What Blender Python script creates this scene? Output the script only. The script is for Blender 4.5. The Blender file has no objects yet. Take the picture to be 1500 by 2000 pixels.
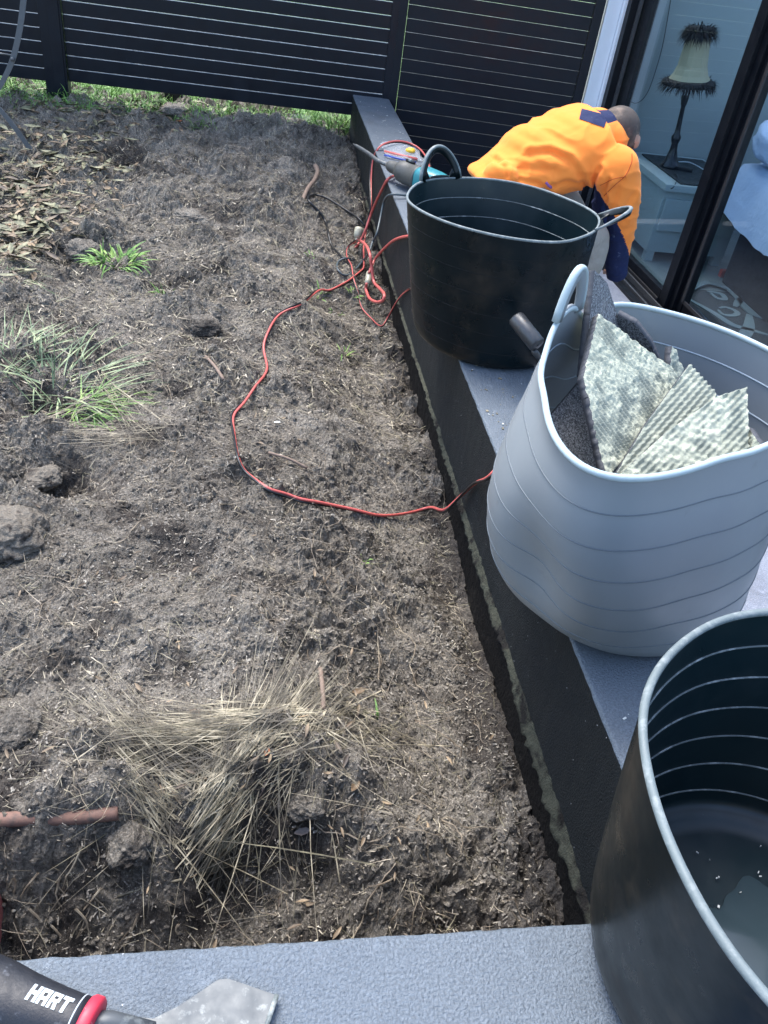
import bpy, bmesh, math, random
import numpy as np
from mathutils import Vector, Matrix, noise as mnoise
random.seed(7); rng = np.random.default_rng(7)
scene = bpy.context.scene
col = scene.collection
# ------------------------------------------------------------------ camera
FPX = 1600.0; PITCH = math.radians(37.2); ROLL = math.radians(9.0); YAW = math.radians(12.3)
def cam_basis():
    fwd = np.array([0, math.cos(PITCH), -math.sin(PITCH)]); right = np.array([1, 0, 0.]); up = np.cross(right, fwd)
    R = math.cos(ROLL)*right + math.sin(ROLL)*up; U = -math.sin(ROLL)*right + math.cos(ROLL)*up
    c, s = math.cos(YAW), math.sin(YAW); M = np.array([[c, s, 0], [-s, c, 0], [0, 0, 1]])
    return M@R, M@U, M@fwd
CR, CU, CF = cam_basis(); CP = np.array([0, 0, .95])
cd = bpy.data.cameras.new('camera'); cam = bpy.data.objects.new('camera', cd); col.objects.link(cam)
m = Matrix(((CR[0], CU[0], -CF[0], CP[0]), (CR[1], CU[1], -CF[1], CP[1]), (CR[2], CU[2], -CF[2], CP[2]), (0, 0, 0, 1)))
cam.matrix_world = m
cd.sensor_fit = 'VERTICAL'; cd.sensor_height = 36; cd.lens = 36*FPX/2000; cd.clip_start = .02; cd.clip_end = 2000
scene.camera = cam
# ------------------------------------------------------------------ light
W = bpy.data.worlds.new('World'); scene.world = W; W.use_nodes = True
nt = W.node_tree; nt.nodes.clear()
wo = nt.nodes.new('ShaderNodeOutputWorld'); wb = nt.nodes.new('ShaderNodeBackground'); sk = nt.nodes.new('ShaderNodeTexSky')
sk.sky_type = 'NISHITA'; sk.sun_disc = False; sk.sun_elevation = math.radians(62); sk.sun_rotation = math.radians(-25)
sk.air_density = 1.0; sk.dust_density = 2.5; sk.ozone_density = 1.5
nt.links.new(sk.outputs[0], wb.inputs[0]); wb.inputs[1].default_value = .15; nt.links.new(wb.outputs[0], wo.inputs[0])
sl = bpy.data.lights.new('sun', 'SUN'); sl.energy = 1.2; sl.angle = math.radians(30); sl.color = (1, .98, .94)
so = bpy.data.objects.new('sun', sl); col.objects.link(so)
el, az = math.radians(62), math.radians(-25)
sd = Vector((math.sin(az)*math.cos(el), math.cos(az)*math.cos(el), math.sin(el)))
so.rotation_euler = sd.to_track_quat('Z', 'Y').to_euler(); so.location = (-3, 2, 5)
scene.view_settings.view_transform = 'Standard'; scene.view_settings.look = 'None'
scene.view_settings.gamma = 1; scene.view_settings.use_curve_mapping = False; scene.view_settings.exposure = 1.95

# ------------------------------------------------------------------ helpers
def ray(x, y): return (x-750)/FPX*CR - (y-1000)/FPX*CU + CF
def at(x, y, z=None, X=None, Y=None, n=None, d=None):
    D = ray(x, y)
    if z is not None: t = (z-CP[2])/D[2]
    elif X is not None: t = (X-CP[0])/D[0]
    elif Y is not None: t = (Y-CP[1])/D[1]
    else: t = (d-CP@n)/(D@n)
    return CP+t*D
def link(o, parent=None):
    col.objects.link(o)
    if parent is not None: o.parent = parent
    return o
def tag(o, label=None, cat=None, group=None, kind=None):
    if label: o['label'] = label
    if cat: o['category'] = cat
    if group: o['group'] = group
    if kind: o['kind'] = kind
    return o
def empty(name, loc, label, cat, group=None):
    o = bpy.data.objects.new(name, None); o.location = loc; o.empty_display_size = .05; link(o)
    return tag(o, label, cat, group)
def mobj(name, verts, faces, mat, parent=None, smooth=False, fast=False):
    me = bpy.data.meshes.new(name)
    me.from_pydata([tuple(map(float, v)) for v in verts], [], [tuple(map(int, f)) for f in faces])
    if mat is not None:
        for q in (mat if isinstance(mat, (list, tuple)) else [mat]): me.materials.append(q)
    if smooth: me.polygons.foreach_set('use_smooth', [True]*len(me.polygons))
    me.update()
    o = bpy.data.objects.new(name, me); link(o, parent)
    if parent is not None: o.matrix_parent_inverse = Matrix.Translation(parent.location).inverted() if parent.type == 'EMPTY' else Matrix.Identity(4)
    return o
def npmesh(name, V, F, mat, parent=None, smooth=False):
    """V (n,3) float, F (m,k) int arrays, fast"""
    V = np.asarray(V, np.float32); F = np.asarray(F, np.int32); k = F.shape[1]
    me = bpy.data.meshes.new(name)
    me.vertices.add(len(V)); me.vertices.foreach_set('co', V.ravel())
    me.loops.add(F.size); me.loops.foreach_set('vertex_index', F.ravel())
    me.polygons.add(len(F)); me.polygons.foreach_set('loop_start', np.arange(0, F.size, k, dtype=np.int32))
    me.polygons.foreach_set('loop_total', np.full(len(F), k, np.int32))
    if smooth: me.polygons.foreach_set('use_smooth', np.ones(len(F), bool))
    for q in (mat if isinstance(mat, (list, tuple)) else [mat]): me.materials.append(q)
    me.update(calc_edges=True); me.validate()
    o = bpy.data.objects.new(name, me); link(o, parent)
    if parent is not None and parent.type == 'EMPTY': o.matrix_parent_inverse = Matrix.Translation(parent.location).inverted()
    return o
def bm_obj(name, bm, mat, parent=None, smooth=False):
    me = bpy.data.meshes.new(name); bmesh.ops.recalc_face_normals(bm, faces=bm.faces); bm.to_mesh(me); bm.free()
    for q in (mat if isinstance(mat, (list, tuple)) else [mat]): me.materials.append(q)
    if smooth: me.polygons.foreach_set('use_smooth', [True]*len(me.polygons))
    o = bpy.data.objects.new(name, me); link(o, parent)
    if parent is not None and parent.type == 'EMPTY': o.matrix_parent_inverse = Matrix.Translation(parent.location).inverted()
    return o
def box_bm(bm, lo, hi, bev=0.0, mat4=None, seg=2):
    lo = Vector(lo); hi = Vector(hi); c = (lo+hi)/2; s = hi-lo
    r = bmesh.ops.create_cube(bm, size=1.0, matrix=Matrix.Translation(c) @ Matrix.Diagonal((s.x, s.y, s.z, 1)))
    if bev > 0:
        es = list({e for v in r['verts'] for e in v.link_edges})
        q = bmesh.ops.bevel(bm, geom=es, offset=bev, segments=seg, affect='EDGES', profile=.7)
        vs = list({v for f in q['faces'] for v in f.verts} | {v for v in r['verts'] if v.is_valid})
    else: vs = r['verts']
    if mat4 is not None: bmesh.ops.transform(bm, matrix=mat4, verts=[v for v in vs if v.is_valid])
    return vs
def box(name, lo, hi, mat, parent=None, bev=0.0, mat4=None):
    bm = bmesh.new(); box_bm(bm, lo, hi, bev)
    if mat4 is not None: bmesh.ops.transform(bm, matrix=mat4, verts=bm.verts)
    return bm_obj(name, bm, mat, parent)
def catmull(P, n=8, closed=False):
    P = np.asarray(P, float)
    if closed: Q = np.vstack([P[-1], P, P[0], P[1]])
    else: Q = np.vstack([2*P[0]-P[1], P, 2*P[-1]-P[-2]])
    out = []
    for i in range(1, len(Q)-2):
        p0, p1, p2, p3 = Q[i-1], Q[i], Q[i+1], Q[i+2]
        for t in np.linspace(0, 1, n, endpoint=False):
            out.append(.5*((2*p1)+(-p0+p2)*t+(2*p0-5*p1+4*p2-p3)*t*t+(-p0+3*p1-3*p2+p3)*t**3))
    if not closed: out.append(Q[-2])
    return np.array(out)
def frames(P, closed=False):
    P = np.asarray(P, float); n = len(P)
    if closed: T = np.roll(P, -1, 0)-np.roll(P, 1, 0)
    else: T = np.gradient(P, axis=0)
    T /= np.linalg.norm(T, axis=1)[:, None]+1e-12
    N = np.zeros_like(P); a = np.array([0, 0, 1.]) if abs(T[0][2]) < .9 else np.array([1., 0, 0])
    v = a-(a@T[0])*T[0]; N[0] = v/np.linalg.norm(v)
    for i in range(1, n):
        v = N[i-1]-(N[i-1]@T[i])*T[i]; N[i] = v/(np.linalg.norm(v)+1e-12)
    return T, N, np.cross(T, N)
def tube_arr(P, r, seg=8, closed=False, flat=1.0, cap=True):
    P = np.asarray(P, float); n = len(P); r = np.broadcast_to(np.asarray(r, float), (n,))
    T, N, B = frames(P, closed); a = np.linspace(0, 2*np.pi, seg, endpoint=False)
    V = (P[:, None, :] + r[:, None, None]*(np.cos(a)[None, :, None]*N[:, None, :]*flat + np.sin(a)[None, :, None]*B[:, None, :])).reshape(-1, 3)
    F = []
    m_ = n if closed else n-1
    for i in range(m_):
        j = (i+1) % n
        for k in range(seg):
            l = (k+1) % seg; F.append((i*seg+k, i*seg+l, j*seg+l, j*seg+k))
    V = V.tolist()
    if cap and not closed:
        F.append(tuple(range(seg))[::-1]); F.append(tuple((n-1)*seg+k for k in range(seg)))
    return V, F
def tube(name, P, r, mat, parent=None, seg=8, closed=False, flat=1.0):
    V, F = tube_arr(P, r, seg, closed, flat)
    return mobj(name, V, F, mat, parent, True)
def loft(name, rings, mat, parent=None, cap=True, smooth=True, closed_u=False):
    n = len(rings[0]); V = [p for r in rings for p in r]; F = []
    for i in range(len(rings)-1 if not closed_u else len(rings)):
        j = (i+1) % len(rings)
        for k in range(n): F.append((i*n+k, i*n+(k+1) % n, j*n+(k+1) % n, j*n+k))
    if cap and not closed_u: F += [tuple(range(n))[::-1], tuple((len(rings)-1)*n+k for k in range(n))]
    return mobj(name, V, F, mat, parent, smooth)
def lathe(name, prof, origin, mat, parent=None, seg=24, axis=None):
    rings = []
    ax = np.array([0, 0, 1.]) if axis is None else np.asarray(axis, float)/np.linalg.norm(axis)
    u = np.cross(ax, [0, 0, 1.]) if abs(ax[2]) < .9 else np.array([1., 0, 0]); u = u-(u@ax)*ax; u /= np.linalg.norm(u); v = np.cross(ax, u)
    for (r, h) in prof:
        rings.append([tuple(np.asarray(origin)+ax*h+r*(math.cos(t)*u+math.sin(t)*v)) for t in np.linspace(0, 2*math.pi, seg, endpoint=False)])
    return loft(name, rings, mat, parent)

# ------------------------------------------------------------------ materials
def mat_new(name):
    m_ = bpy.data.materials.new(name); m_.use_nodes = True; t = m_.node_tree; t.nodes.clear()
    o = t.nodes.new('ShaderNodeOutputMaterial'); p = t.nodes.new('ShaderNodeBsdfPrincipled'); t.links.new(p.outputs[0], o.inputs[0])
    return m_, t, p
def N(t, typ, **kw):
    n = t.nodes.new(typ)
    for k, v in kw.items():
        if k.startswith('i_'): n.inputs[k[2:].replace('_', ' ')].default_value = v
        else: setattr(n, k, v)
    return n
def coords(t, obj=False):
    if obj: return N(t, 'ShaderNodeTexCoord').outputs['Object']
    return N(t, 'ShaderNodeNewGeometry').outputs['Position']
def noise_n(t, vec, scale, detail=4, rough=.55, dist=0.0):
    n = N(t, 'ShaderNodeTexNoise'); n.inputs['Scale'].default_value = scale; n.inputs['Detail'].default_value = detail
    n.inputs['Roughness'].default_value = rough; n.inputs['Distortion'].default_value = dist; t.links.new(vec, n.inputs['Vector']); return n.outputs['Fac']
def ramp(t, fac, stops):
    r = N(t, 'ShaderNodeValToRGB'); e = r.color_ramp.elements
    while len(e) > 1: e.remove(e[-1])
    e[0].position = stops[0][0]; e[0].color = (*stops[0][1], 1) if not np.isscalar(stops[0][1]) else (stops[0][1],)*3+(1,)
    for p, c in stops[1:]:
        q = e.new(p); q.color = (*c, 1) if not np.isscalar(c) else (c, c, c, 1)
    t.links.new(fac, r.inputs[0]); return r.outputs[0]
def mix(t, a, b, fac, mode='MIX'):
    n = N(t, 'ShaderNodeMix', data_type='RGBA', blend_type=mode)
    for s, v in ((n.inputs[0], fac), (n.inputs[6], a), (n.inputs[7], b)):
        if hasattr(v, 'links') or isinstance(v, bpy.types.NodeSocket): t.links.new(v, s)
        else: s.default_value = v if np.isscalar(v) else (*v, 1)
    return n.outputs[2]
def bump(t, h, strength, dist, prev=None):
    b = N(t, 'ShaderNodeBump'); b.inputs['Strength'].default_value = strength; b.inputs['Distance'].default_value = dist
    t.links.new(h, b.inputs['Height'])
    if prev is not None: t.links.new(prev, b.inputs['Normal'])
    return b.outputs[0]
def mat(name, colr, rough=.5, metal=0., var=.15, vs=20, bumps=None, dirt=None, spec=.5, obj=False, coat=0):
    """base colour with broad variation, optional list of (scale,strength,dist) bumps and dirt=(colour, scale, lo, hi)"""
    m_, t, p = mat_new(name); c = coords(t, obj)
    base = mix(t, tuple(x*(1-var) for x in colr), tuple(min(1, x*(1+var)) for x in colr), noise_n(t, c, vs, 5))
    if dirt:
        for dc, ds, lo, hi in ([dirt] if not isinstance(dirt, list) else dirt):
            f = ramp(t, noise_n(t, c, ds, 6, .65), [(lo, 0.), (hi, 1.)]); base = mix(t, base, dc, f)
    t.links.new(base, p.inputs['Base Color'])
    p.inputs['Metallic'].default_value = metal; p.inputs['Specular IOR Level'].default_value = spec
    r = ramp(t, noise_n(t, c, vs*1.7, 4), [(.3, max(0, rough-.1)), (.7, min(1, rough+.1))]); t.links.new(r, p.inputs['Roughness'])
    if coat: p.inputs['Coat Weight'].default_value = coat; p.inputs['Coat Roughness'].default_value = .25
    prev = None
    for b in (bumps or []): prev = bump(t, noise_n(t, c, b[0], 4, .6), b[1], b[2], prev)
    if prev is not None: t.links.new(prev, p.inputs['Normal'])
    return m_
M = {}
def soil_mat():
    m_, t, p = mat_new('soil'); c = coords(t)
    n1 = noise_n(t, c, 3.2, 8, .62); n2 = noise_n(t, c, 26, 8, .7); n3 = noise_n(t, c, 190, 4, .7)
    a = ramp(t, n1, [(.33, (.088, .078, .066)), (.47, (.205, .184, .153)), (.66, (.335, .305, .258))])
    b = ramp(t, n2, [(.3, (.08, .069, .058)), (.5, (.195, .175, .145)), (.72, (.355, .325, .272))])
    base = mix(t, a, b, .5)
    g = ramp(t, n3, [(.3, .35), (.5, .95), (.7, 1.9)]); base = mix(t, base, g, 1.0, 'MULTIPLY')
    # dark damp humus patches
    d = ramp(t, noise_n(t, c, 5.5, 7, .6, .6), [(.53, 0.), (.63, 1.)]); base = mix(t, base, (.045, .037, .032), mix(t, (0, 0, 0), (.75, .75, .75), d))
    da = N(t, 'ShaderNodeAttribute', attribute_name='damp_shade'); dm = ramp(t, da.outputs['Fac'], [(.3, 0.), (.62, .72)])  # moist patches plus shade painted along the wall trench
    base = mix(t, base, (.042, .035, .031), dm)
    # specks: sand grains and chips
    v = N(t, 'ShaderNodeTexVoronoi'); v.inputs['Scale'].default_value = 420; t.links.new(c, v.inputs['Vector'])
    sp = ramp(t, v.outputs['Distance'], [(.13, 1.), (.2, 0.)]); sel = ramp(t, v.outputs['Color'], [(.52, 0.), (.56, 1.)])
    s = mix(t, sp, sel, 1.0, 'MULTIPLY'); base = mix(t, base, (.5, .46, .38), s)
    t.links.new(base, p.inputs['Base Color']); p.inputs['Roughness'].default_value = .95; p.inputs['Specular IOR Level'].default_value = .25
    v2 = N(t, 'ShaderNodeTexVoronoi'); v2.inputs['Scale'].default_value = 150; t.links.new(c, v2.inputs['Vector'])
    nb = bump(t, n2, .9, .014); nb = bump(t, v2.outputs['Distance'], .5, .004, nb); nb = bump(t, n3, 1., .007, nb)
    nb = bump(t, noise_n(t, c, 480, 3, .75), 1., .003, nb)
    t.links.new(nb, p.inputs['Normal']); return m_
def render_mat(name, c0, c1, rough, bs=(300, .9, .0035), spec=.35):
    m_, t, p = mat_new(name); c = coords(t); p.inputs['Specular IOR Level'].default_value = spec
    base = mix(t, c0, c1, noise_n(t, c, 6, 6, .6))
    f = ramp(t, noise_n(t, c, 260, 3, .6), [(.35, .8), (.65, 1.25)]); base = mix(t, base, f, 1., 'MULTIPLY')
    v = N(t, 'ShaderNodeTexVoronoi'); v.inputs['Scale'].default_value = 95; t.links.new(c, v.inputs['Vector'])
    sp = mix(t, ramp(t, v.outputs['Distance'], [(.06, 1.), (.12, 0.)]), ramp(t, v.outputs['Color'], [(.8, 0.), (.83, 1.)]), 1., 'MULTIPLY')
    base = mix(t, base, (.6, .62, .62), sp)
    st = ramp(t, noise_n(t, c, 4.5, 8, .68, .4), [(.52, 0.), (.68, .45)]); base = mix(t, base, tuple(x*.45+.012 for x in c0), st)
    st = ramp(t, noise_n(t, c, 17, 7, .7), [(.60, 0.), (.70, .55)]); base = mix(t, base, tuple(x*1.5+.01 for x in c1), st)
    t.links.new(base, p.inputs['Base Color'])
    t.links.new(ramp(t, noise_n(t, c, 9, 5), [(.3, rough-.08), (.7, rough+.1)]), p.inputs['Roughness'])
    nb = bump(t, noise_n(t, c, bs[0], 3, .55), bs[1], bs[2]); nb = bump(t, noise_n(t, c, 520, 2, .5), .4, .001, nb)
    t.links.new(nb, p.inputs['Normal']); return m_
M['soil'] = soil_mat()
M['clod'] = mat('clod', (.20, .178, .145), .95, var=.35, vs=60, bumps=[(60, .9, .012), (180, .9, .006), (450, .8, .003)], dirt=((.05, .04, .035), 40, .5, .7), spec=.2)
M['wall_top'] = render_mat('wall_paint_skylit', (.092, .114, .138), (.122, .148, .174), .42)  # same charcoal paint as the face, lightened to imitate sky sheen
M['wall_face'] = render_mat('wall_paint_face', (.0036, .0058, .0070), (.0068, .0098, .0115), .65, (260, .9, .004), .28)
M['footing'] = mat('footing', (.006, .0055, .005), .9, var=.5, vs=14, bumps=[(30, .8, .012), (160, .7, .004)], dirt=((.03, .027, .022), 9, .58, .72), spec=.15)
M['moss'] = mat('moss_lip', (.05, .052, .038), .95, var=.5, vs=50, bumps=[(220, .9, .004)], dirt=((.012, .011, .010), 16, .48, .58), spec=.2)
M['floor'] = render_mat('patio_floor', (.16, .18, .22), (.24, .26, .31), .45)
M['fence'] = mat('fence_powdercoat', (.0028, .0062, .0125), .38, var=.2, vs=8, bumps=[(25, .15, .002)], dirt=((.05, .055, .06), 60, .70, .8), spec=.28)
M['fence_edge_skylit'] = mat('fence_edge_skylit', (.26, .30, .34), .4, var=.2, vs=20)  # slat tops painted pale to imitate sky reflected in the gaps
M['white'] = mat('white_render', (.74, .78, .82), .6, var=.06, vs=10, bumps=[(200, .2, .001)])
M['frame'] = mat('door_frame', (.003, .0045, .0075), .42, var=.2, vs=12, dirt=((.10, .11, .12), 140, .72, .8), spec=.3)
M['rubber'] = mat('gasket', (.02, .02, .022), .5, var=.2)
M['alu'] = mat('track_metal', (.12, .13, .14), .35, metal=.6, var=.3, vs=60)
M['intwall'] = mat('interior_paint', (.30, .345, .345), .8, var=.03, vs=4)
M['tubgreen'] = mat('tub_dark_green', (.0016, .0058, .0078), .32, var=.3, vs=12, bumps=[(60, .1, .001)], dirt=[((.022, .020, .016), 16, .56, .8), ((.020, .018, .015), 5, .5, .66), ((.16, .17, .16), 130, .73, .77)], spec=.24)
M['tubgreen_in'] = mat('tub_green_inside', (.0038, .0135, .017), .36, var=.3, vs=9, dirt=[((.018, .028, .03), 18, .58, .9), ((.3, .32, .3), 120, .715, .75)], spec=.45)
M['tubedge'] = mat('tub_worn_edge', (.12, .15, .155), .6, var=.25, vs=18, dirt=((.24, .27, .27), 60, .48, .7), bumps=[(300, .4, .001)])
M['tubrib'] = mat('tub_chalky_rib', (.10, .12, .12), .7, var=.6, vs=30, dirt=((.34, .37, .36), 40, .5, .7))
M['tubrib_out'] = mat('tub_rib_out', (.002, .003, .004), .9, var=.3, vs=20)
M['tubgrey'] = mat('tub_grey', (.205, .230, .245), .42, var=.09, vs=5, dirt=[((.40, .43, .45), 160, .72, .78), ((.15, .16, .16), 14, .66, .85)], spec=.5)
M['tubgrey_edge'] = mat('tub_grey_edge', (.34, .42, .44), .5, var=.1, vs=40)
M['tubgrey_rib'] = mat('tub_grey_rib', (.10, .12, .135), .6, var=.2, vs=20)
M['tubgrey_rib_in'] = mat('tub_grey_rib_in', (.30, .36, .40), .6, var=.2, vs=20)
def hivis():
    m_, t, p = mat_new('hivis_orange'); c = coords(t)
    base = mix(t, (1., .25, .04), (1., .29, .055), noise_n(t, c, 5, 4)); t.links.new(base, p.inputs['Base Color'])
    p.inputs['Roughness'].default_value = .9; p.inputs['Specular IOR Level'].default_value = .15
    p.inputs['Sheen Weight'].default_value = .4; p.inputs['Sheen Tint'].default_value = (1, .6, .3, 1)
    nb = bump(t, noise_n(t, c, 9, 2, .4, .8), .3, .02); nb = bump(t, noise_n(t, c, 500, 2), .2, .001, nb); t.links.new(nb, p.inputs['Normal']); return m_
M['hivis'] = hivis()
M['hivis_trim'] = mat('hivis_trim', (.9, .09, .02), .8, var=.1)
M['navy'] = mat('navy_cloth', (.018, .026, .075), .85, var=.25, vs=9, bumps=[(12, .5, .02), (500, .2, .001)], dirt=((.14, .17, .24), 34, .62, .75), spec=.2)
M['skin'] = mat('skin', (.42, .25, .18), .55, var=.1, vs=30)
M['hair'] = mat('cropped_hair', (.06, .048, .042), .8, var=.35, vs=30, bumps=[(900, .6, .001)], dirt=((.22, .16, .12), 12, .5, .7))
M['trouser'] = mat('beige_trouser', (.30, .265, .22), .9, var=.2, vs=12, bumps=[(18, .6, .02)])
M['boot'] = mat('boot', (.07, .045, .03), .7, var=.3)
M['red'] = mat('red_cord', (.50, .105, .09), .38, var=.15, vs=30, dirt=((.30, .06, .05), 60, .6, .75))
M['blackcord'] = mat('black_cord', (.006, .007, .009), .4, var=.3, vs=30)
M['greycord'] = mat('grey_cord', (.06, .08, .09), .4, var=.3, vs=30)
M['plug'] = mat('clear_plug', (.36, .34, .25), .35, var=.25, vs=80)
M['teal'] = mat('teal_plastic', (.02, .20, .24), .4, var=.15, vs=40, dirt=((.35, .4, .4), 90, .62, .72))
M['toolgrey'] = mat('tool_grey', (.065, .068, .065), .5, var=.3, vs=50, bumps=[(150, .3, .001)], dirt=((.2, .2, .19), 60, .6, .75))
M['steel'] = mat('steel', (.075, .085, .092), .5, metal=.3, var=.25, vs=30, dirt=((.20, .22, .22), 60, .56, .70), bumps=[(60, .25, .001)])
M['steeldark'] = mat('steel_dark', (.06, .064, .068), .4, metal=.5, var=.4, vs=60, dirt=((.14, .09, .05), 50, .6, .7))
M['gripblack'] = mat('grip_black', (.009, .011, .016), .55, var=.2, vs=60, bumps=[(350, .4, .001)], dirt=((.09, .1, .12), 80, .6, .75))
M['gripred'] = mat('grip_red', (.48, .028, .055), .5, var=.15, vs=40, dirt=((.5, .3, .3), 120, .62, .72))
M['print'] = mat('white_print', (.48, .55, .58), .6, var=.15, vs=150)
def tile_face():
    m_, t, p = mat_new('tile_granite'); c = coords(t)
    v = N(t, 'ShaderNodeTexVoronoi'); v.inputs['Scale'].default_value = 520; t.links.new(c, v.inputs['Vector'])
    base = ramp(t, v.outputs['Color'], [(.25, (.035, .038, .043)), (.5, (.11, .115, .122)), (.8, (.27, .28, .29))])
    d = ramp(t, noise_n(t, c, 35, 6, .7), [(.56, 0.), (.7, 1.)]); base = mix(t, base, (.27, .26, .24), mix(t, (0, 0, 0), (.5, .5, .5), d))
    t.links.new(base, p.inputs['Base Color']); p.inputs['Roughness'].default_value = .6
    t.links.new(bump(t, noise_n(t, c, 600, 2), .3, .001), p.inputs['Normal']); return m_
M['tile'] = tile_face()
def glue_mat():
    m_, t, p = mat_new('tile_back_adhesive'); c = coords(t)
    at_ = N(t, 'ShaderNodeAttribute', attribute_name='glue'); f = at_.outputs['Fac']
    g = mix(t, (.35, .375, .285), (.50, .52, .41), noise_n(t, c, 60, 6, .7))
    tb = mix(t, (.22, .245, .20), (.32, .345, .28), noise_n(t, c, 90, 5, .7))
    ff = ramp(t, f, [(.2, 0.), (.8, 1.)]); base = mix(t, tb, g, ff)
    d = ramp(t, noise_n(t, c, 200, 5, .7), [(.58, 0.), (.68, 1.)]); base = mix(t, base, (.16, .17, .14), mix(t, (0, 0, 0), (.55, .55, .55), d))
    t.links.new(base, p.inputs['Base Color']); p.inputs['Roughness'].default_value = .9
    nb = bump(t, noise_n(t, c, 120, 6, .7), .8, .004); t.links.new(bump(t, noise_n(t, c, 450, 3, .7), .6, .0015, nb), p.inputs['Normal']); return m_
M['glue'] = glue_mat()
M['tileedge'] = mat('tile_edge', (.06, .065, .075), .8, var=.3, vs=150)
def leafmat(name, a, b, c_):
    m_, t, p = mat_new(name); c = coords(t)
    base = ramp(t, noise_n(t, c, 22, 3, .6), [(.35, a), (.5, b), (.64, c_)]); t.links.new(base, p.inputs['Base Color'])
    p.inputs['Roughness'].default_value = .6; return m_
M['lawn'] = leafmat('lawn_blade', (.05, .13, .02), (.11, .25, .04), (.22, .38, .08))
M['grassgreen'] = leafmat('grass_green', (.07, .16, .03), (.13, .27, .05), (.25, .36, .09))
M['grassblue'] = leafmat('grass_blue_green', (.05, .085, .04), (.15, .22, .11), (.34, .38, .20))
M['straw'] = leafmat('straw', (.045, .038, .026), (.165, .142, .095), (.42, .37, .26))
M['straw_dark'] = leafmat('straw_dark', (.035, .03, .022), (.09, .08, .05), (.2, .18, .11))
M['root'] = leafmat('root', (.12, .09, .06), (.26, .21, .15), (.42, .36, .26))
M['litter'] = leafmat('leaf_litter', (.045, .044, .028), (.14, .14, .075), (.30, .285, .17))
M['litter2'] = leafmat('leaf_litter_brown', (.04, .028, .02), (.12, .085, .05), (.30, .22, .13))
M['chip'] = leafmat('wood_chip', (.14, .11, .08), (.30, .26, .19), (.48, .43, .34))
M['crumb'] = leafmat('soil_crumb', (.04, .034, .03), (.10, .088, .075), (.20, .18, .155))
M['clay'] = mat('clay_pipe', (.17, .095, .07), .8, var=.25, vs=40, dirt=((.08, .06, .05), 40, .52, .65), bumps=[(200, .4, .001)])
M['bark'] = mat('root_bark', (.20, .145, .11), .8, var=.3, vs=60, bumps=[(200, .5, .002)])
M['strap'] = mat('metal_strap', (.10, .115, .13), .45, metal=.3, var=.2, vs=30)
M['fabric'] = mat('bed_linen', (.34, .43, .60), .9, var=.05, vs=6, bumps=[(7, .5, .03)])
M['darkbase'] = mat('bed_base', (.002, .003, .007), .9, var=.2)
M['shade'] = mat('lamp_shade', (.36, .33, .22), .8, var=.08, vs=20)
M['feather'] = mat('black_feather', (.006, .007, .010), .7, var=.3)
M['lampblack'] = mat('lamp_black', (.008, .010, .015), .35, var=.3)
M['bead'] = mat('glass_bead', (.3, .36, .40), .3)
M['stand'] = mat('painted_cabinet', (.32, .385, .385), .5, var=.04)
M['tray'] = mat('dark_tray', (.02, .026, .03), .5)
M['rug'] = mat('rug_dark', (.014, .02, .026), .95, var=.25, vs=40, bumps=[(400, .4, .002)])
M['ruglight'] = mat('rug_light', (.12, .16, .175), .95, var=.2, vs=40, bumps=[(400, .4, .002)])
M['carpet'] = mat('interior_floor', (.12, .15, .15), .7, var=.2, vs=8)
M['board'] = mat('red_board', (.35, .03, .02), .6)
M['yellow'] = mat('yellow_cap', (.75, .5, .03), .5)
M['bluepen'] = mat('blue_plastic', (.04, .08, .35), .4)
M['terracotta'] = mat('terracotta', (.30, .09, .08), .7)
def plastic_bag():
    m_, t, p = mat_new('clear_plastic_bag'); c = coords(t)
    p.inputs['Base Color'].default_value = (.8, .85, .9, 1); p.inputs['Roughness'].default_value = .12; p.inputs['Alpha'].default_value = .28
    t.links.new(bump(t, noise_n(t, c, 60, 4), .8, .01), p.inputs['Normal']); return m_
M['bag'] = plastic_bag()
def glass():
    m_ = bpy.data.materials.new('window_glass'); m_.use_nodes = True; t = m_.node_tree; t.nodes.clear()
    o = N(t, 'ShaderNodeOutputMaterial'); tr = N(t, 'ShaderNodeBsdfTransparent'); gl = N(t, 'ShaderNodeBsdfGlossy'); lw = N(t, 'ShaderNodeLayerWeight'); pw = N(t, 'ShaderNodeMath', operation='POWER'); ml = N(t, 'ShaderNodeMath', operation='MULTIPLY_ADD'); mx = N(t, 'ShaderNodeMixShader')
    tr.inputs[0].default_value = (.86, .93, .95, 1); gl.inputs['Roughness'].default_value = .02; lw.inputs[0].default_value = .5; pw.inputs[1].default_value = 5; ml.inputs[1].default_value = .9; ml.inputs[2].default_value = .045; t.links.new(lw.outputs['Facing'], pw.inputs[0]); t.links.new(pw.outputs[0], ml.inputs[0])
    t.links.new(ml.outputs[0], mx.inputs[0]); t.links.new(tr.outputs[0], mx.inputs[1]); t.links.new(gl.outputs[0], mx.inputs[2]); t.links.new(mx.outputs[0], o.inputs[0]); return m_
M['glass'] = glass()

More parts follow.
